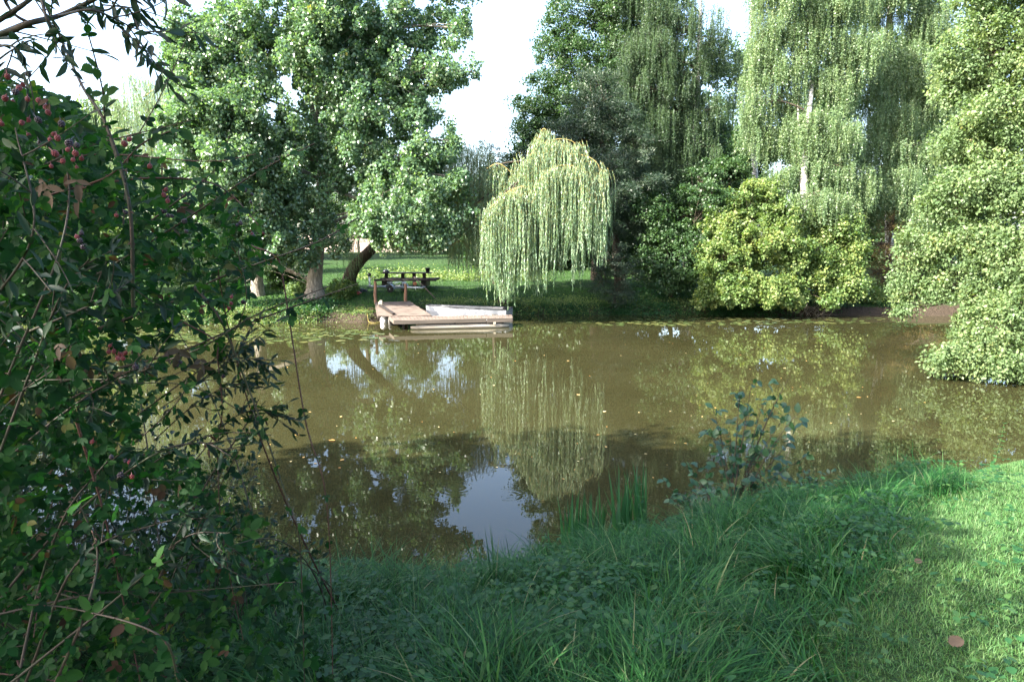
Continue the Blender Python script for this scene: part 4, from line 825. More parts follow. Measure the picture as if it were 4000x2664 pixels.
# tall nettle by the irises and pale plants at the sunlit corner
x, y = map(float, G(2500, 2080, .4)[:2]); put('nettle_plant', 'tallest nettle standing right of the iris blades', 'plant', None, [('leaves', npro[2][0]), ('stem', npro[2][1])], (x, y-.1, gz(x, y-.1)), 1.0, 1.25)
x, y = map(float, G(3900, 1800, .7)[:2]); put('nettle_plant', 'sunlit tall weed at the right edge of the near bank', 'plant', None, [('leaves', npro[2][0]), ('stem', npro[2][1])], (x, y, gz(x, y)), 2.0, 1.05)
# iris clumps
def iris(label, px0, px1, py, n, h0, h1):
    xy = np.stack([G(px, py+rng.uniform(-30, 30), .2)[:2] for px in rng.uniform(px0, px1, n)]); xy[:, 1] = np.minimum(xy[:, 1], near_y(xy[:, 0])+.12)
    b_ = np.array([xy[:, 0].mean(), xy[:, 1].mean(), gz(xy[:, 0].mean(), xy[:, 1].mean())]); t = thing('iris_clump', label, 'plant', b_)
    an = rng.choice([.5*math.pi, 1.5*math.pi], n)+rng.normal(0, .7, n)
    blades('leaves', xy, rng.uniform(h0, h1, n), rng.uniform(.028, .045, n), np.stack([np.cos(an), np.sin(an)], -1), rng.uniform(0, .16, n), rng.uniform(0, .12, n), M['reed'], 6, parent=t)
iris('short clump of iris blades in the shallow water left of the tall iris clump', 2200, 2360, 2120, 60, .50, .85)
iris('tall clump of pointed iris blades at the near water edge left of the sapling', 2400, 2520, 2130, 46, .6, 1.05)
# sapling with oval leaves
def sapling(name, label, bx, by, stems, D_, leaf, mat, sz=(.065, .115)):
    x, y = map(float, G(bx, by, .5)[:2]); y = min(y, float(near_y(x))-.12); B = np.array([x, y, gz(x, y)]); t = thing(name, label, 'shrub', B); pth = []; lp = []; la = []
    for tx, ty in stems:
        c = P(tx, ty, y+rng.normal(0, .18)); w_ = bez(B+randn3(1)[0]*np.array([.05, .05, 0]), np.array([B[0]*.55+c[0]*.45, (B[1]+c[1])/2, B[2]*.35+c[2]*.65]), c, 22)
        pth.append((w_, np.linspace(.008, .002, 22))); tt = nrm(np.gradient(w_, axis=0))
        for i_ in range(6, 22, 2):
            if rng.random() < leaf: lp.append(w_[i_]); la.append(rv(1)[0]+tt[i_]*.3+[0, 0, -.1])
        for i_ in (7, 10, 13, 16, 19):
            d_ = nrm(rv(1)[0]+tt[i_]*.9); e_ = w_[i_]+d_*rng.uniform(.07, .18); pth.append((np.array([w_[i_], (w_[i_]+e_)/2+rv(1)[0]*.01, e_]), [.003, .002, .001]))
            for u_ in (.5, .8, 1.): lp.append(w_[i_]+(e_-w_[i_])*u_); la.append(d_*.6+rv(1)[0]*.8)
    lp = np.array(lp); la = np.array(la); tubes('stem', t, M['bark_dark'], pth, 6); Ls = rng.uniform(*sz, len(lp))
    v, f, r = scatter(T_OVA, lp, la, nrm(rv(len(lp))*.6+np.array([0, -.4, .8])), Ls, Ls*.68, rng.random(len(lp))); link('foliage', mesh_np('foliage', v-B, f, r), t, M[mat])
sapling('alder_sapling', 'open sapling with oval leaves on thin grey stems rising from the near water edge', 2870, 1990, [(3080, 1480), (2890, 1500), (2930, 1600), (2780, 1580), (2790, 1700), (2990, 1560), (3120, 1700), (3060, 1640), (2940, 1480), (2960, 1760), (3140, 1790), (2760, 1660), (2850, 1680), (3040, 1560), (3130, 1600), (2830, 1780), (3090, 1850)], 6.6, .5, 'sapling')
sapling('bramble_sprout', 'low sprawling leafy sprout over the water left of the sapling', 2800, 2060, [(2600, 1900), (2690, 1830), (2740, 1870), (2640, 1960), (2850, 1930), (2700, 1980), (2780, 1960)], 6.4, .7, 'sapling', (.06, .10))
sapling('alder_sapling', 'small leafy shoot among the grass right of the open sapling', 3150, 1960, [(3080, 1860), (3160, 1830), (3230, 1850), (3120, 1880), (3020, 1900)], 6.6, .7, 'sapling', (.04, .065))
# fallen leaves on the near lawn
v0 = compound(np.array([[0, 0, 0.]]), np.array([[0, 1., 0]]), np.array([.05]), nl=1); 
for px, py, lab, s_ in [(3570, 2265, 'orange brown fallen leaf lying in the sunlit patch of grass', .055), (3700, 2640, 'large brown fallen leaf at the bottom right of the grass', .085), (2680, 2160, 'dry straw coloured stalk tip lying among the long grass', .05)]:
    w_ = G(px, py, 1.45); w_[2] = gz(w_[0], w_[1])+.05
    v, f, r = scatter(T_SER, np.zeros((1, 3)), np.array([[.8, .35, .12]]), np.array([[.25, -.25, .9]]), np.array([s_]), np.array([s_*.75]), np.array([.9]))
    o_ = link('fallen_leaf', mesh_np('fallen_leaf', v, f, r), None, M['dead'], w_.tolist()); tag(o_, lab, 'leaf')

# ------------------------------------------------------------------ far bank: lawn blades, weeds and bank vegetation
def far_pts(n, x0, x1, d0, d1):
    x = rng.uniform(x0, x1, n); return np.stack([x, far_y(x)+rng.uniform(d0, d1, n)], -1)
q_ = np.concatenate([far_pts(70000, -26, 20, .35, 5), far_pts(60000, -18, 12, 4, 26)]); n = len(q_); an = rng.uniform(0, 6.28, n)
blades('far_grass', q_, rng.uniform(.04, .13, n), rng.uniform(.012, .022, n), np.stack([np.cos(an), np.sin(an)], -1), rng.uniform(0, .5, n), rng.uniform(0, .8, n), M['farlawn'], 2, label='grass of the lawn on the far bank', cat='grass')
def cover(label, centres, per, spread, hgt, L, mat='nettle', wr=.75, T=T_DIA):
    C = np.array(centres); n = len(C)*per; c = np.repeat(C, per, 0)+rng.normal(0, 1, (n, 2))*spread
    pos = np.stack([c[:, 0], c[:, 1], height(c[:, 0], c[:, 1])+np.abs(rng.normal(0, hgt, n))*np.repeat(rng.uniform(.4, 1.3, len(C)), per)], -1)
    Ls = L*rng.uniform(.6, 1.3, n); v, f, r = scatter(T, pos, rv(n)+np.array([0, -.3, .1]), nrm(rv(n)*.7+np.array([0, -.3, .8])), Ls, Ls*wr, np.clip(np.repeat(rng.random(len(C)), per)*.5+.5*rng.random(n), 0, 1))
    tag(link('bank_vegetation', mesh_np('bank_vegetation', v, f, r), None, M[mat]), label, 'weeds', kind='stuff')
cover('leafy weeds and ivy spilling down the far bank below the poplars', far_pts(210, -24, -8.4, .05, 2.2), 110, .25, .16, .085)
cover('yellow green grass and weeds on the sunlit bank beneath the poplars', far_pts(240, -24, -8.9, -.05, .9), 90, .22, .12, .07, 'maple')
cover('sparse weeds on the bare bank between the poplar and the jetty', far_pts(26, -8.8, -6.1, .1, 1.0), 60, .18, .07, .06, 'maple')
cover('short dark grass overhanging the water line right of the jetty', far_pts(260, -4, 14, -.12, .45), 80, .2, .10, .07, 'nettle')
cover('dark weeds along the water edge between the jetty and the maple bush', far_pts(120, -4.2, 9, .1, 1.4), 90, .25, .12, .075, 'maple')
cover('green weeds growing behind the picnic table', np.stack([rng.uniform(-10, 2, 130), rng.uniform(43, 46.5, 130)], -1), 90, .35, .28, .12, 'maple')
cover('thin undergrowth on the shaded bank beneath the maple bush', far_pts(130, 6, 20, .3, 3.5), 80, .3, .25, .09)
# bank roots and twigs at the left
pth = []
for q_ in far_pts(190, -20, -6.0, -.2, .9):
    a = np.array([q_[0], q_[1], gz(*q_)+.02]); d_ = nrm(rv(1)[0]*np.array([1, .6, .35])); pth.append((bez(a, a+d_*.3+[0, 0, .08], a+d_*rng.uniform(.4, .9)+[0, -.1, -.1], 6), np.linspace(.014, .004, 6)))
o_ = tubes('bank_twigs', None, M['bark_dark'], pth, 4); tag(o_, 'tangle of dead twigs and roots on the bare bank below the poplars', 'twigs', kind='stuff')
pth = []
for q_ in far_pts(60, 14.2, 15.6, -.2, .4):
    a = np.array([q_[0], q_[1], gz(*q_)]); d_ = rv(1)[0]*np.array([.5, .3, .2]); pth.append((bez(a, a+d_+[0, 0, .3], a+d_*1.6+[0, -.3, .75*rng.random()], 7), np.linspace(.012, .003, 7)))
o_ = tubes('dead_branches', None, M['bark'], pth, 4); tag(o_, 'bare grey dead branches reaching into the water right of the maple bush', 'branches', kind='stuff')

# ------------------------------------------------------------------ jetty, pontoon, posts and boat
M['plank'] = surf_mat('weathered_dappled_planks', (.035, .027, .023), (.15, .115, .095), 1.6, .85, .5, (1, 3, 1), c3=(.105, .08, .066), bscale=14, bdist=.01)  # weathering, with broad dark patches also standing in for leaf dapple
M['fascia'] = surf_mat('grey_brown_board', (.075, .062, .050), (.125, .102, .082), 2, .85, .4, (.4, 1, 5), bscale=10, bdist=.01)
M['float'] = surf_mat('pale_float', (.24, .20, .15), (.42, .37, .30), 2.2, .6, .2, (.5, 1, 4))
M['post'] = surf_mat('round_post', (.13, .07, .045), (.26, .15, .10), 7, .85, .6, (3, 3, .6))
M['darkwood'] = surf_mat('dark_stained_wood', (.014, .011, .010), (.035, .028, .024), 5, .6, .4, (1, 4, 4))
M['white'] = surf_mat('white_boat_paint', (.36, .38, .42), (.52, .54, .58), 2.5, .35, .1, c3=(.48, .50, .54))
M['boatin'] = surf_mat('worn_boat_inside', (.24, .24, .235), (.40, .40, .39), 3, .6, .2)
M['rim'] = surf_mat('dark_rubber_rim', (.03, .03, .035), (.06, .06, .07), 8, .6, 0)
M['galv'] = surf_mat('galvanised_steel', (.28, .33, .40), (.42, .48, .56), 8, .38, .1, spec=.5, metal=.55)
M['tyre'] = surf_mat('tyre_rubber', (.02, .02, .021), (.045, .043, .04), 9, .8, .3)
M['rimst'] = surf_mat('wheel_steel', (.34, .36, .40), (.5, .53, .58), 9, .4, 0, metal=.4)
M['blackpl'] = surf_mat('black_plastic', (.010, .011, .013), (.022, .023, .028), 6, .35, 0, spec=.5)
M['buoy'] = surf_mat('scuffed_white_plastic', (.55, .54, .52), (.80, .79, .77), 6, .45, .1)
M['red'] = surf_mat('faded_red_plastic', (.45, .05, .05), (.62, .12, .11), 6, .4, 0)
M['tarp'] = surf_mat('dark_tarpaulin', (.018, .020, .024), (.045, .048, .055), 4, .55, .8, bdist=.05)
M['hose'] = surf_mat('yellow_hose', (.26, .20, .06), (.36, .29, .09), 8, .4, 0)
M['wall'] = surf_mat('pale_pink_render', (.42, .33, .29), (.55, .45, .40), 1.2, .9, .3)
M['clay'] = surf_mat('orange_roller', (.40, .14, .06), (.5, .2, .1), 8, .5, 0)
# platform: front slab and sloping gangway
fl, fr, br, inn, lm = np.array([-4.78, 27.5]), np.array([.02, 28.5]), np.array([.0, 29.75]), np.array([-3.45, 29.2]), np.array([-5.75, 29.3])
B = np.array([-3.0, 29.0, 0]); jt = thing('jetty', 'weathered plank jetty with a sloping gangway from the far bank to a low floating platform', 'jetty', B)
mb = MB(); N_ = 34
for k in range(N_):                                                        # slab boards run front to back
    a0, a1 = k/N_+.002, (k+1)/N_-.002
    f0, f1 = fl+(fr-fl)*a0, fl+(fr-fl)*a1; bl = lm+np.array([.55, -.2]); g0, g1 = bl+(br-bl)*a0, bl+(br-bl)*a1; dz = rng.normal(0, .003)
    mb.prism([(*f0, .405+dz), (*f1, .405+dz), (*g1, .41+dz), (*g0, .41+dz)], -.035, 0)
mb.build('platform_boards', M['plank'], jt, world=True)
rl, rr = np.array([-6.42, 32.1, .76]), np.array([-4.92, 32.8, .76]); fl2, fr2 = np.array([-5.72, 28.9, .455]), np.array([-3.45, 29.05, .455])
mb = MB(); N_ = 20
for k in range(N_):                                                        # gangway boards run across
    a0, a1 = k/N_+.003, (k+1)/N_-.003; ov = rng.normal(0, .02, 2)
    l0, l1 = fl2+(rl-fl2)*a0, fl2+(rl-fl2)*a1; r0, r1 = fr2+(rr-fr2)*a0, fr2+(rr-fr2)*a1
    l0[0] += ov[0]; l1[0] += ov[0]; r0[0] += ov[1]; r1[0] += ov[1]
    mb.prism([tuple(l0), tuple(r0), tuple(r1), tuple(l1)], -.035, 0)
mb.build('gangway_boards', M['plank'], jt, world=True)
mb = MB(); mb.bar([fl[0], fl[1]-.02, .325], [-.02-1.05, 28.27-.02, .325], .04, .16); mb.bar([-1.04, 28.28-.03, .315], [fr[0], fr[1]-.03, .315], .045, .18)
mb.bar([fl[0], fl[1], .325], [-5.3, 29.2, .36], .04, .15); mb.bar([fr[0], fr[1], .32], [br[0], br[1], .32], .04, .15); mb.bar([-5.72, 29.0, .40], [-6.42, 32.0, .69], .05, .13); mb.bar([-3.45, 29.15, .38], [-4.95, 32.7, .68], .05, .13)
mb.build('fascia_board', M['fascia'], jt, world=True)
mb = MB(); w_ = 0
for a, c in (([-4.15, 27.75, .085], [-.12, 28.55, .085]), ([-4.1, 28.9, .085], [-.15, 29.5, .085])):
    a, c = np.array(a), np.array(c); d_ = nrm(c-a); t_ = np.linspace(0, 1, 12)
    mb.tube([a+(c-a)*q_ for q_ in t_], np.r_[.055, .095, np.full(8, .105), .095, .05], 12)
fo = mb.build('float', M['float'], jt, world=True, smooth=True)
mb = MB(); mb.box((-.72, 28.33, .20), (.10, .12, .09), bev=.01); mb.build('bracket', M['float'], jt, world=True)
mb = MB()
for x, y in ((-4.5, 28.1), (-2.4, 28.5), (-5.2, 29.6), (-5.9, 31.2), (-4.3, 30.9), (-.4, 29.2)): mb.box((x, y, .0), (.09, .09, .74))
mb.build('support', M['darkwood'], jt, world=True)
# posts at the bank end of the gangway
for (px, py0, py1, lab) in ((1467, 1098, 1180, 'left of the two brown posts at the bank end of the jetty'), (1585, 1108, 1177, 'right of the two brown posts at the bank end of the jetty')):
    Y = 32.25 if px < 1500 else 32.75; b_ = P(px, py1, Y); t_ = P(px-2, py0, Y); B = np.array([b_[0], b_[1], gz(b_[0], b_[1])-.2]); H_ = t_[2]-B[2]
    n_ = 9; mb = MB(); pts = [(.012*math.sin(k*1.2), .01*math.cos(k), H_*k/(n_-1)) for k in range(n_)]; mb.tube(pts, [.085-.02*k/(n_-1)+rng.normal(0, .003) for k in range(n_)], 10)
    tag(mb.build('wooden_post', M['post'], None, B.tolist(), smooth=True), lab, 'post', 'posts at the jetty')
# dark beam and pale block lying on the gangway
a = np.array([-6.02, 31.0, .72]); c = np.array([-5.05, 29.0, .52]); mb = MB().bar(a-a, c-a, .12, .09, .012)
tag(mb.build('wooden_beam', M['darkwood'], None, a.tolist()), 'dark beam lying across the left side of the jetty gangway', 'beam')
mb = MB().box((0, 0, .09), (.20, .16, .18), bev=.03).box((.02, 0, .2), (.12, .12, .06), bev=.02); tag(mb.build('stone_block', M['float'], None, [-6.02, 31.25, .69]), 'pale block on the jetty at the upper end of the dark beam', 'block')
# buoy, fender, hose
w_ = G(1500, 1262, 0); B = np.array([w_[0], w_[1], -.03]); t = thing('mooring_buoy', 'round white buoy floating at the front left corner of the jetty', 'buoy', B)
MB().lathe([(.02, -.10), (.10, -.06), (.155, .03), (.172, .13), (.155, .23), (.10, .30), (.03, .33)], (0, 0, 0), seg=20).build('float_body', M['buoy'], t, smooth=True)
MB().lathe([(.035, .32), (.04, .34), (.035, .38), (.012, .395)], (0, 0, 0), seg=12).build('eye_cap', M['rim'], t, smooth=True)
w_ = G(1524, 1256, .02); mb = MB().lathe([(.015, -.13), (.07, -.11), (.095, -.04), (.095, .12), (.07, .2), (.02, .24)], (0, 0, .1), seg=14)
tag(mb.build('boat_fender', M['buoy'], None, [float(w_[0]), float(w_[1]), 0], smooth=True), 'small white fender hanging between the buoy and the jetty corner', 'fender')
ww = [G(px, py, .12) for px, py in [(1390, 1240), (1430, 1246), (1470, 1240), (1494, 1246), (1476, 1252), (1448, 1252), (1434, 1246), (1450, 1240), (1490, 1242), (1510, 1236), (1530, 1228)]]; pts = spline(ww, 50); pts[:, 2] = np.maximum(.03, height(pts[:, 0], pts[:, 1])+.03); pts[-8:, 2] = np.linspace(pts[-8, 2], .46, 8)
o_ = tubes('garden_hose', None, M['hose'], [(pts, .010)], 8); tag(o_, 'yellow hose looped on the bank beside the white buoy', 'hose')
# rowing boat moored behind the platform
bow, st = np.array([-4.0, 32.25]), np.array([-.12, 31.25]); ax_ = nrm(st-bow); LB = np.linalg.norm(st-bow); pr = np.array([-ax_[1], ax_[0]])
B = np.array([*((bow+st)/2), 0.]); bt_ = thing('rowing_boat', 'white flat rowing boat moored behind the jetty platform', 'boat', B)
us = np.linspace(0, 1, 17)
def hull(inset, zb):
    V = []
    for u in us:
        hw = (.20+.50*math.sin(min(1, u*1.25)*math.pi/2)**.8)*(1-.10*max(0, u-.7)/.3)-inset; hb = hw*.72
        zt = .54+.09*(1-u)**2; zbot = zb+.20*(1-u)**2.5; c = bow+ax_*LB*u
        if u == 0: c = c+ax_*inset
        for s_, z in ((-hw, zt), (-(hw+hb)/2-.01, (zt+zbot)/2), (-hb, zbot), (0, zbot-.01), (hb, zbot), ((hw+hb)/2+.01, (zt+zbot)/2), (hw, zt)):
            V.append((*(c+pr*s_), z))
    return V
def loft(mb, V, flip):
    F = []
    for i_ in range(16):
        for j_ in range(6):
            f_ = [i_*7+j_, i_*7+j_+1, (i_+1)*7+j_+1, (i_+1)*7+j_]; F.append(f_[::-1] if flip else f_)
    F += [list(range(7)), list(range(16*7+6, 16*7-1, -1))]; mb.add(V, F)
mb = MB(); loft(mb, hull(0, -.06), False); mb.build('hull', M['white'], bt_, world=True)
mb = MB(); loft(mb, hull(.035, .0), True); mb.build('inner_hull', M['boatin'], bt_, world=True)
Vh = np.array(hull(0, -.06)).reshape(17, 7, 3); rim = np.concatenate([Vh[:, 0], Vh[::-1, 6], Vh[:1, 0]])
tubes('gunwale', bt_, M['rim'], [(Vh[:, 0]+[0, 0, .005], .022), (Vh[:, 6]+[0, 0, .005], .022), (np.array([Vh[0, 0], Vh[0, 6]]), .022), (np.array([Vh[16, 0], Vh[16, 6]]), .022)], 6)
for u, wd_ in ((.22, .34), (.55, .24), (.86, .30)):
    c = bow+ax_*LB*u; hw = .20+.50*math.sin(min(1, u*1.25)*math.pi/2)**.8-.07; mb = MB().bar([*(c-pr*hw), .33], [*(c+pr*hw), .33], wd_, .03); mb.build('seat', M['boatin'], bt_, world=True)
for k in range(3):
    a = bow+ax_*(1.4+k*.35)+pr*(-.25+.2*k); c = a+ax_*1.1+pr*.15; MB().bar([*a, .30+.01*k], [*c, .36], .10, .02).build('floor_board', M['darkwood'], bt_, world=True)
mb = MB().box((0, 0, 0), (.20, .45, .16), ('Z', math.atan2(ax_[1], ax_[0])), bev=.02); mb.V[0] += np.array([*(bow+ax_*(LB-.28)+pr*.38), .48]); mb.build('stern_block', M['blackpl'], bt_, world=True)

# ------------------------------------------------------------------ picnic table, bucket, tub, trailer and pole on the lawn
gT = gz(-5.8, 38.0); B = np.array([-5.8, 38.0, gT]); tb = thing('picnic_table', 'long dark wooden picnic table with benches behind the boat trailer', 'table', B)
mb = MB()
for k in range(5): mb.box((.0, -.36+.18*k, .79), (2.75, .17, .05), bev=.008)
mb.build('table_top', M['darkwood'], tb)
for s_ in (-1, 1): MB().box((.02, s_*.85, .43), (3.35, .30, .10), bev=.015).build('bench', M['darkwood'], tb)
for x in (-1.13, -.22, .40, .96):
    MB().box((x, -.20, .38), (.19, .09, .76), bev=.01).build('leg', M['darkwood'], tb)
for x in (-1.13, 1.0): MB().box((x, 0, .22), (.30, 1.75, .30), bev=.02).build('bench_support', M['darkwood'], tb)
B = np.array([-4.66, 37.9, gT+.817]); bk = thing('bucket', 'black bucket standing on the right end of the picnic table', 'bucket', B)
MB().lathe([(.10, 0), (.105, .01), (.135, .235), (.148, .24), (.148, .26), (.128, .258), (.10, .02)], seg=20).build('pail', M['blackpl'], bk, smooth=True)
tubes('handle', bk, M['rim'], [(np.array([[.14*math.cos(a), 0, .24+.10*math.sin(a)] for a in np.linspace(0, math.pi, 12)])+B, .005)], 6)
mb = MB().lathe([(.19, 0), (.185, .05), (.16, .11), (.10, .15), (.03, .165)], seg=20); tag(mb.build('upturned_tub', M['blackpl'], None, [-6.98, 37.95, gT+.817], smooth=True), 'dark rounded tub turned upside down on the left end of the picnic table', 'tub')
gR = gz(-6.0, 35.7); B = np.array([-6.0, 35.7, gR]); tr_ = thing('boat_trailer', 'small galvanised boat trailer with winch post parked in front of the picnic table', 'trailer', B)
adir = nrm(np.array([.5, 1.0, 0])); fdir = np.array([-adir[1], adir[0], 0]); fdir = nrm(np.array([-.93, .22, 0])); up_ = np.array([0, 0, 1.])
O_ = np.array([0, 0, .21]); mb = MB(); mb.bar(O_-adir*.6, O_+adir*.6, .05, .05); mb.build('axle', M['galv'], tr_)
mb = MB(); mb.bar([0, 0, .27]-fdir*1.45, [0, 0, .30]+fdir*1.6, .07, .08)
for s_ in (-1, 1): mb.bar([0, 0, .27]-fdir*.1+adir*.38*s_, [0, 0, .30]+fdir*1.0, .05, .05)
mb.bar([0, 0, .29]-fdir*.1-adir*.5, [0, 0, .29]-fdir*.1+adir*.5, .05, .05); mb.bar([0, 0, .30]-fdir*1.40-adir*.28, [0, 0, .30]-fdir*1.40+adir*.28, .05, .05)
mb.build('frame', M['galv'], tr_)
for s_ in (-1, 1):
    c = O_+adir*.60*s_; an_ = math.atan2(adir[1], adir[0])
    mw = MB().lathe([(.10, -.05), (.16, -.055), (.185, -.035), (.19, 0), (.185, .035), (.16, .055), (.10, .05)], axis='X', seg=28); R_ = np.array(Matrix.Rotation(an_, 3, 'Z')).T
    mw.V[0] = mw.V[0] @ R_ + c; wh = mw.build('wheel', M['tyre'], tr_, smooth=True)
    mh = MB().lathe([(.02, -.065), (.035, -.06), (.045, -.03), (.085, -.035), (.108, -.05), (.112, 0), (.108, .05), (.085, .035), (.03, .04), (.02, .05)], axis='X', seg=24); mh.V[0] = mh.V[0] @ R_ + c; mh.build('rim', M['rimst'], wh, smooth=True)
    arc = [c+fdir*.235*math.cos(a)+up_*.235*math.sin(a) for a in np.linspace(.25, math.pi-.25, 12)]; V = []
    for q_ in arc: V += [q_-adir*.085, q_+adir*.085, q_+adir*.085+up_*.012, q_-adir*.085+up_*.012]
    F = [[i_*4+j_, i_*4+(j_+1) % 4, i_*4+4+(j_+1) % 4, i_*4+4+j_] for i_ in range(11) for j_ in range(4)]+[[3, 2, 1, 0], [44, 45, 46, 47]]; MB().add(V, F).build('mudguard', M['galv'], tr_)
    mb = MB(); mb.bar([0, 0, .30]-fdir*.1+adir*.32*s_, [0, 0, .52]-fdir*.1+adir*.34*s_, .04, .04); mb.bar([0, 0, .52]-fdir*.3+adir*.36*s_, [0, 0, .52]+fdir*.3+adir*.36*s_, .07, .04); mb.build('bunk', M['galv'], tr_)
pt = np.array([0, 0, .30])+fdir*1.55
mb = MB(); mb.bar(pt, pt+[.0, 0, .52], .09, .07); mb.bar(pt+[0, 0, .34], pt+[.26, -.05, .50], .05, .04); wp_ = mb.build('winch_post', M['galv'], tr_)
MB().lathe([(.02, -.05), (.10, -.05), (.10, -.035), (.06, -.03), (.06, .03), (.10, .035), (.10, .05), (.02, .05)], (*(pt+[0, 0, .60]),), axis='Y', seg=18).build('winch_drum', M['blackpl'], wp_, smooth=True)
MB().lathe([(.03, -.03), (.085, -.035), (.10, 0), (.085, .035), (.03, .03)], (*(np.array([0, 0, .46])-fdir*1.0),), axis='Y', seg=18).build('roller', M['clay'], tr_, smooth=True)
MB().bar(np.array([0, 0, .28])-fdir*1.0, np.array([0, 0, .46])-fdir*1.0, .04, .04).box((*(np.array([0, 0, .20])-fdir*1.02),), (.05, .05, .12), bev=.01).build('roller_bracket', M['rimst'], tr_)
MB().box((.12, -.42, .36), (.26, .03, .10), bev=.01).build('number_board', M['buoy'], tr_)
a = P(1617, 1083, 36.9); c = P(1703, 1147, 35.2); c[2] = gz(c[0], c[1]); mb = MB().tube(spline([a-c, (a-c)*.5+[0, 0, .02], (a-c)*0], 9), np.linspace(.035, .022, 9), 8)
tag(mb.build('wooden_pole', M['plank'], None, c.tolist(), smooth=True), 'long pale wooden pole leaning on the picnic bench', 'pole')
a = P(1655, 1152, 34.6); a[2] = gz(a[0], a[1])+.03; mb = MB().tube([(0, 0, 0), (.5, .2, .01), (1.0, .5, .0)], [.014, .012, .008], 6); tag(mb.build('thin_stick', M['plank'], None, a.tolist()), 'thin straight stick lying on the grass right of the trailer', 'stick')
B = np.array([-8.4, 35.6, gz(-8.4, 35.6)]); th_, zz = np.meshgrid(np.linspace(0, 2*math.pi, 40), np.linspace(0, 1, 14)); rr_ = np.cos(zz*math.pi/2)**.6*(1+.12*np.sin(th_*5+zz*4)+.06*np.sin(th_*11)); i = np.arange(13)[:, None]*40+np.arange(39)[None]
V = np.stack([rr_*np.cos(th_)*.75, rr_*np.sin(th_)*.42, np.sin(zz*math.pi/2)*.30-.03], -1); o_ = link('tarpaulin_heap', mesh_np('tarpaulin_heap', V, [np.stack([i, i+1, i+41, i+40], -1).reshape(-1, 4)], None, True), None, M['tarp'], B.tolist()); tag(o_, 'dark covered heap on the grass at the tongue of the trailer', 'heap')
w_ = P(1394, 1143, 34.6); mb = MB().box((0, 0, .08), (.42, .22, .14), bev=.05).box((.02, -.02, .16), (.24, .14, .05), bev=.02); tag(mb.build('red_container', M['red'], None, [float(w_[0]), 34.6, gz(w_[0], 34.6)]), 'small faded red plastic container on the grass beside the trailer tongue', 'container')
# garden wall beyond the lawn
B = np.array([-18, 80., gz(-18, 80)]); wl = thing('garden_wall', 'pale pink rendered garden wall beyond the far lawn', 'wall', B)
MB().box((0, 0, .95), (44, .3, 2.1), bev=.02).build('wall_face', M['wall'], wl); MB().box((0, 0, 2.05), (44.2, .42, .09), bev=.02).build('coping', M['fascia'], wl)
for k in range(9): MB().box((-20+k*5, -.18, 1.0), (.45, .12, 2.3), bev=.03).build('pier', M['wall'], wl)

# ------------------------------------------------------------------ lily pads and floating leaves
def pad_mesh(name, rr, seed):
    r2 = np.random.default_rng(seed); n = 22; a = np.linspace(.22, 2*math.pi-.22, n); R_ = rr*(1+.05*np.sin(a*3+seed)+r2.normal(0, .012, n)); lift = .006+.008*np.sin(a*2+seed)
    V = [(0, 0, .004)]+[(x*.5, y*.5, .006) for x, y in zip(R_*np.cos(a), R_*np.sin(a))]+[(x, y, z) for x, y, z in zip(R_*np.cos(a), R_*np.sin(a), np.maximum(.004, lift))]
    T_ = [[0, 1+k, 2+k] for k in range(n-1)]; Q_ = [[1+k, 1+n+k, 2+n+k, 2+k] for k in range(n-1)]
    me = mesh_np(name, np.array(V), [np.array(Q_), np.array(T_)], np.full(len(V), r2.random()), True); me.materials.append(M['lily']); return me
pads = [pad_mesh('lily_pad', r_, k) for k, r_ in enumerate((.10, .12, .14, .16, .13, .11))]
def zone(poly, n): return sample_poly(poly, n)
pl_ = np.concatenate([zone([(300, 1276), (1180, 1280), (1400, 1290), (1380, 1320), (1180, 1345), (800, 1352), (300, 1340)], 230), zone([(1150, 1285), (1560, 1300), (1560, 1325), (1250, 1350)], 35), zone([(2180, 1258), (2700, 1240), (3300, 1240), (3560, 1246), (3450, 1262), (2900, 1270), (2400, 1275)], 270)])
w_ = G(pl_[:, 0], pl_[:, 1], 0.); keep = (far_y(w_[:, 0])-w_[:, 1] > .15) & ~((w_[:, 0] > -6) & (w_[:, 0] < .3) & (w_[:, 1] > 27.3)); w_ = w_[keep]
okp = []
for q_ in w_:
    if all((q_[0]-a[0])**2+(q_[1]-a[1])**2 > .04 for a in okp): okp.append(q_)
okp = sorted(okp, key=lambda a: a[1])
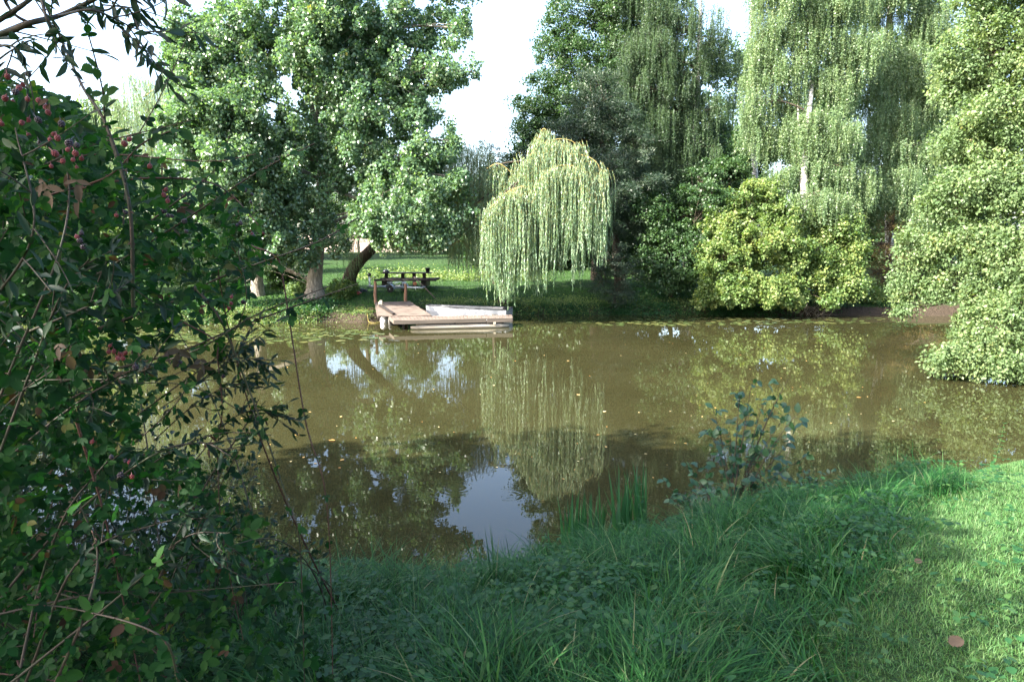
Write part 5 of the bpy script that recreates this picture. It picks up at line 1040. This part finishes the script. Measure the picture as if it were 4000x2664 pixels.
for k, q_ in enumerate(okp[:290]):
    lf = q_[0] < 0; o_ = link('lily_pad', pads[k % 6], None, None, (float(q_[0]), float(q_[1]), .002)); o_.rotation_euler = (0, 0, rng.uniform(0, 6.28)); s_ = rng.uniform(.75, 1.25); o_.scale = (s_, s_, 1)
    tag(o_, 'round green lily pad floating near the far bank left of the jetty' if lf else 'round green lily pad floating in front of the bank right of the jetty', 'lily pad', 'lily pads left of the jetty' if lf else 'lily pads right of the jetty')
if len(okp) > 290:
    R2 = okp[290:]; V, Fq, Ft, o0 = [], [], [], 0
    n = len(R2); pos = np.array(R2); pos[:, 2] = .004; v, f, r = scatter(T_OVA, pos, rv(n)*[1, 1, 0], np.tile([0, 0, 1.], (n, 1)), .24, .24, rng.random(n)); v[:, 2] = .006
    tag(link('lily_pads_far', mesh_np('lily_pads_far', v, f, r), None, M['lily']), 'farthest lily pads merging into a green band along the bank', 'lily pads', kind='stuff')
lm_ = []
for k in range(4):
    v, f, r = scatter(T_OVA, np.zeros((1, 3)), np.array([[0, 1., 0]]), np.array([[0, 0, 1.]]), np.array([.06]), np.array([.04]), np.array([k/3])); v[:, 2] = np.abs(v[:, 2])*.8+.004
    me = mesh_np('floating_leaf', v, f, r); me.materials.append(M['fleaf']); lm_.append(me)
FL = [(1310, 1722, 1.7), (1345, 1795, 1.2), (2265, 1545, 1.3), (2355, 1610, 1.2), (3345, 1553, 1.3), (1170, 1700, 1.2), (2225, 1410, 1.3), (3070, 1440, 1), (2330, 1700, .8), (1185, 1790, 1.), (1330, 1630, 1), (1925, 1505, 1.), (2010, 1410, .9), (1240, 1810, .8)]
pl_ = zone([(900, 1360), (3600, 1300), (3800, 1500), (3300, 1780), (2500, 1900), (1500, 1850), (1000, 1900), (800, 1600)], 100)
for k, (px, py, s_) in enumerate(FL+[(a, b_, rng.uniform(.35, .8)) for a, b_ in pl_]):
    q_ = G(px, py, 0); o_ = link('floating_leaf', lm_[k % 4], None, None, (float(q_[0]), float(q_[1]), .002)); o_.rotation_euler = (0, 0, rng.uniform(0, 6.28)); s2 = s_*(1+.02*q_[1]); o_.scale = (s2, s2, s2)
    if k == 0: tag(o_, 'largest yellow leaf floating on the water left of the sky reflection', 'leaf', 'leaves floating on the pond')
    else: tag(o_, 'small yellow or orange fallen leaf floating on the brown pond', 'leaf', 'leaves floating on the pond')
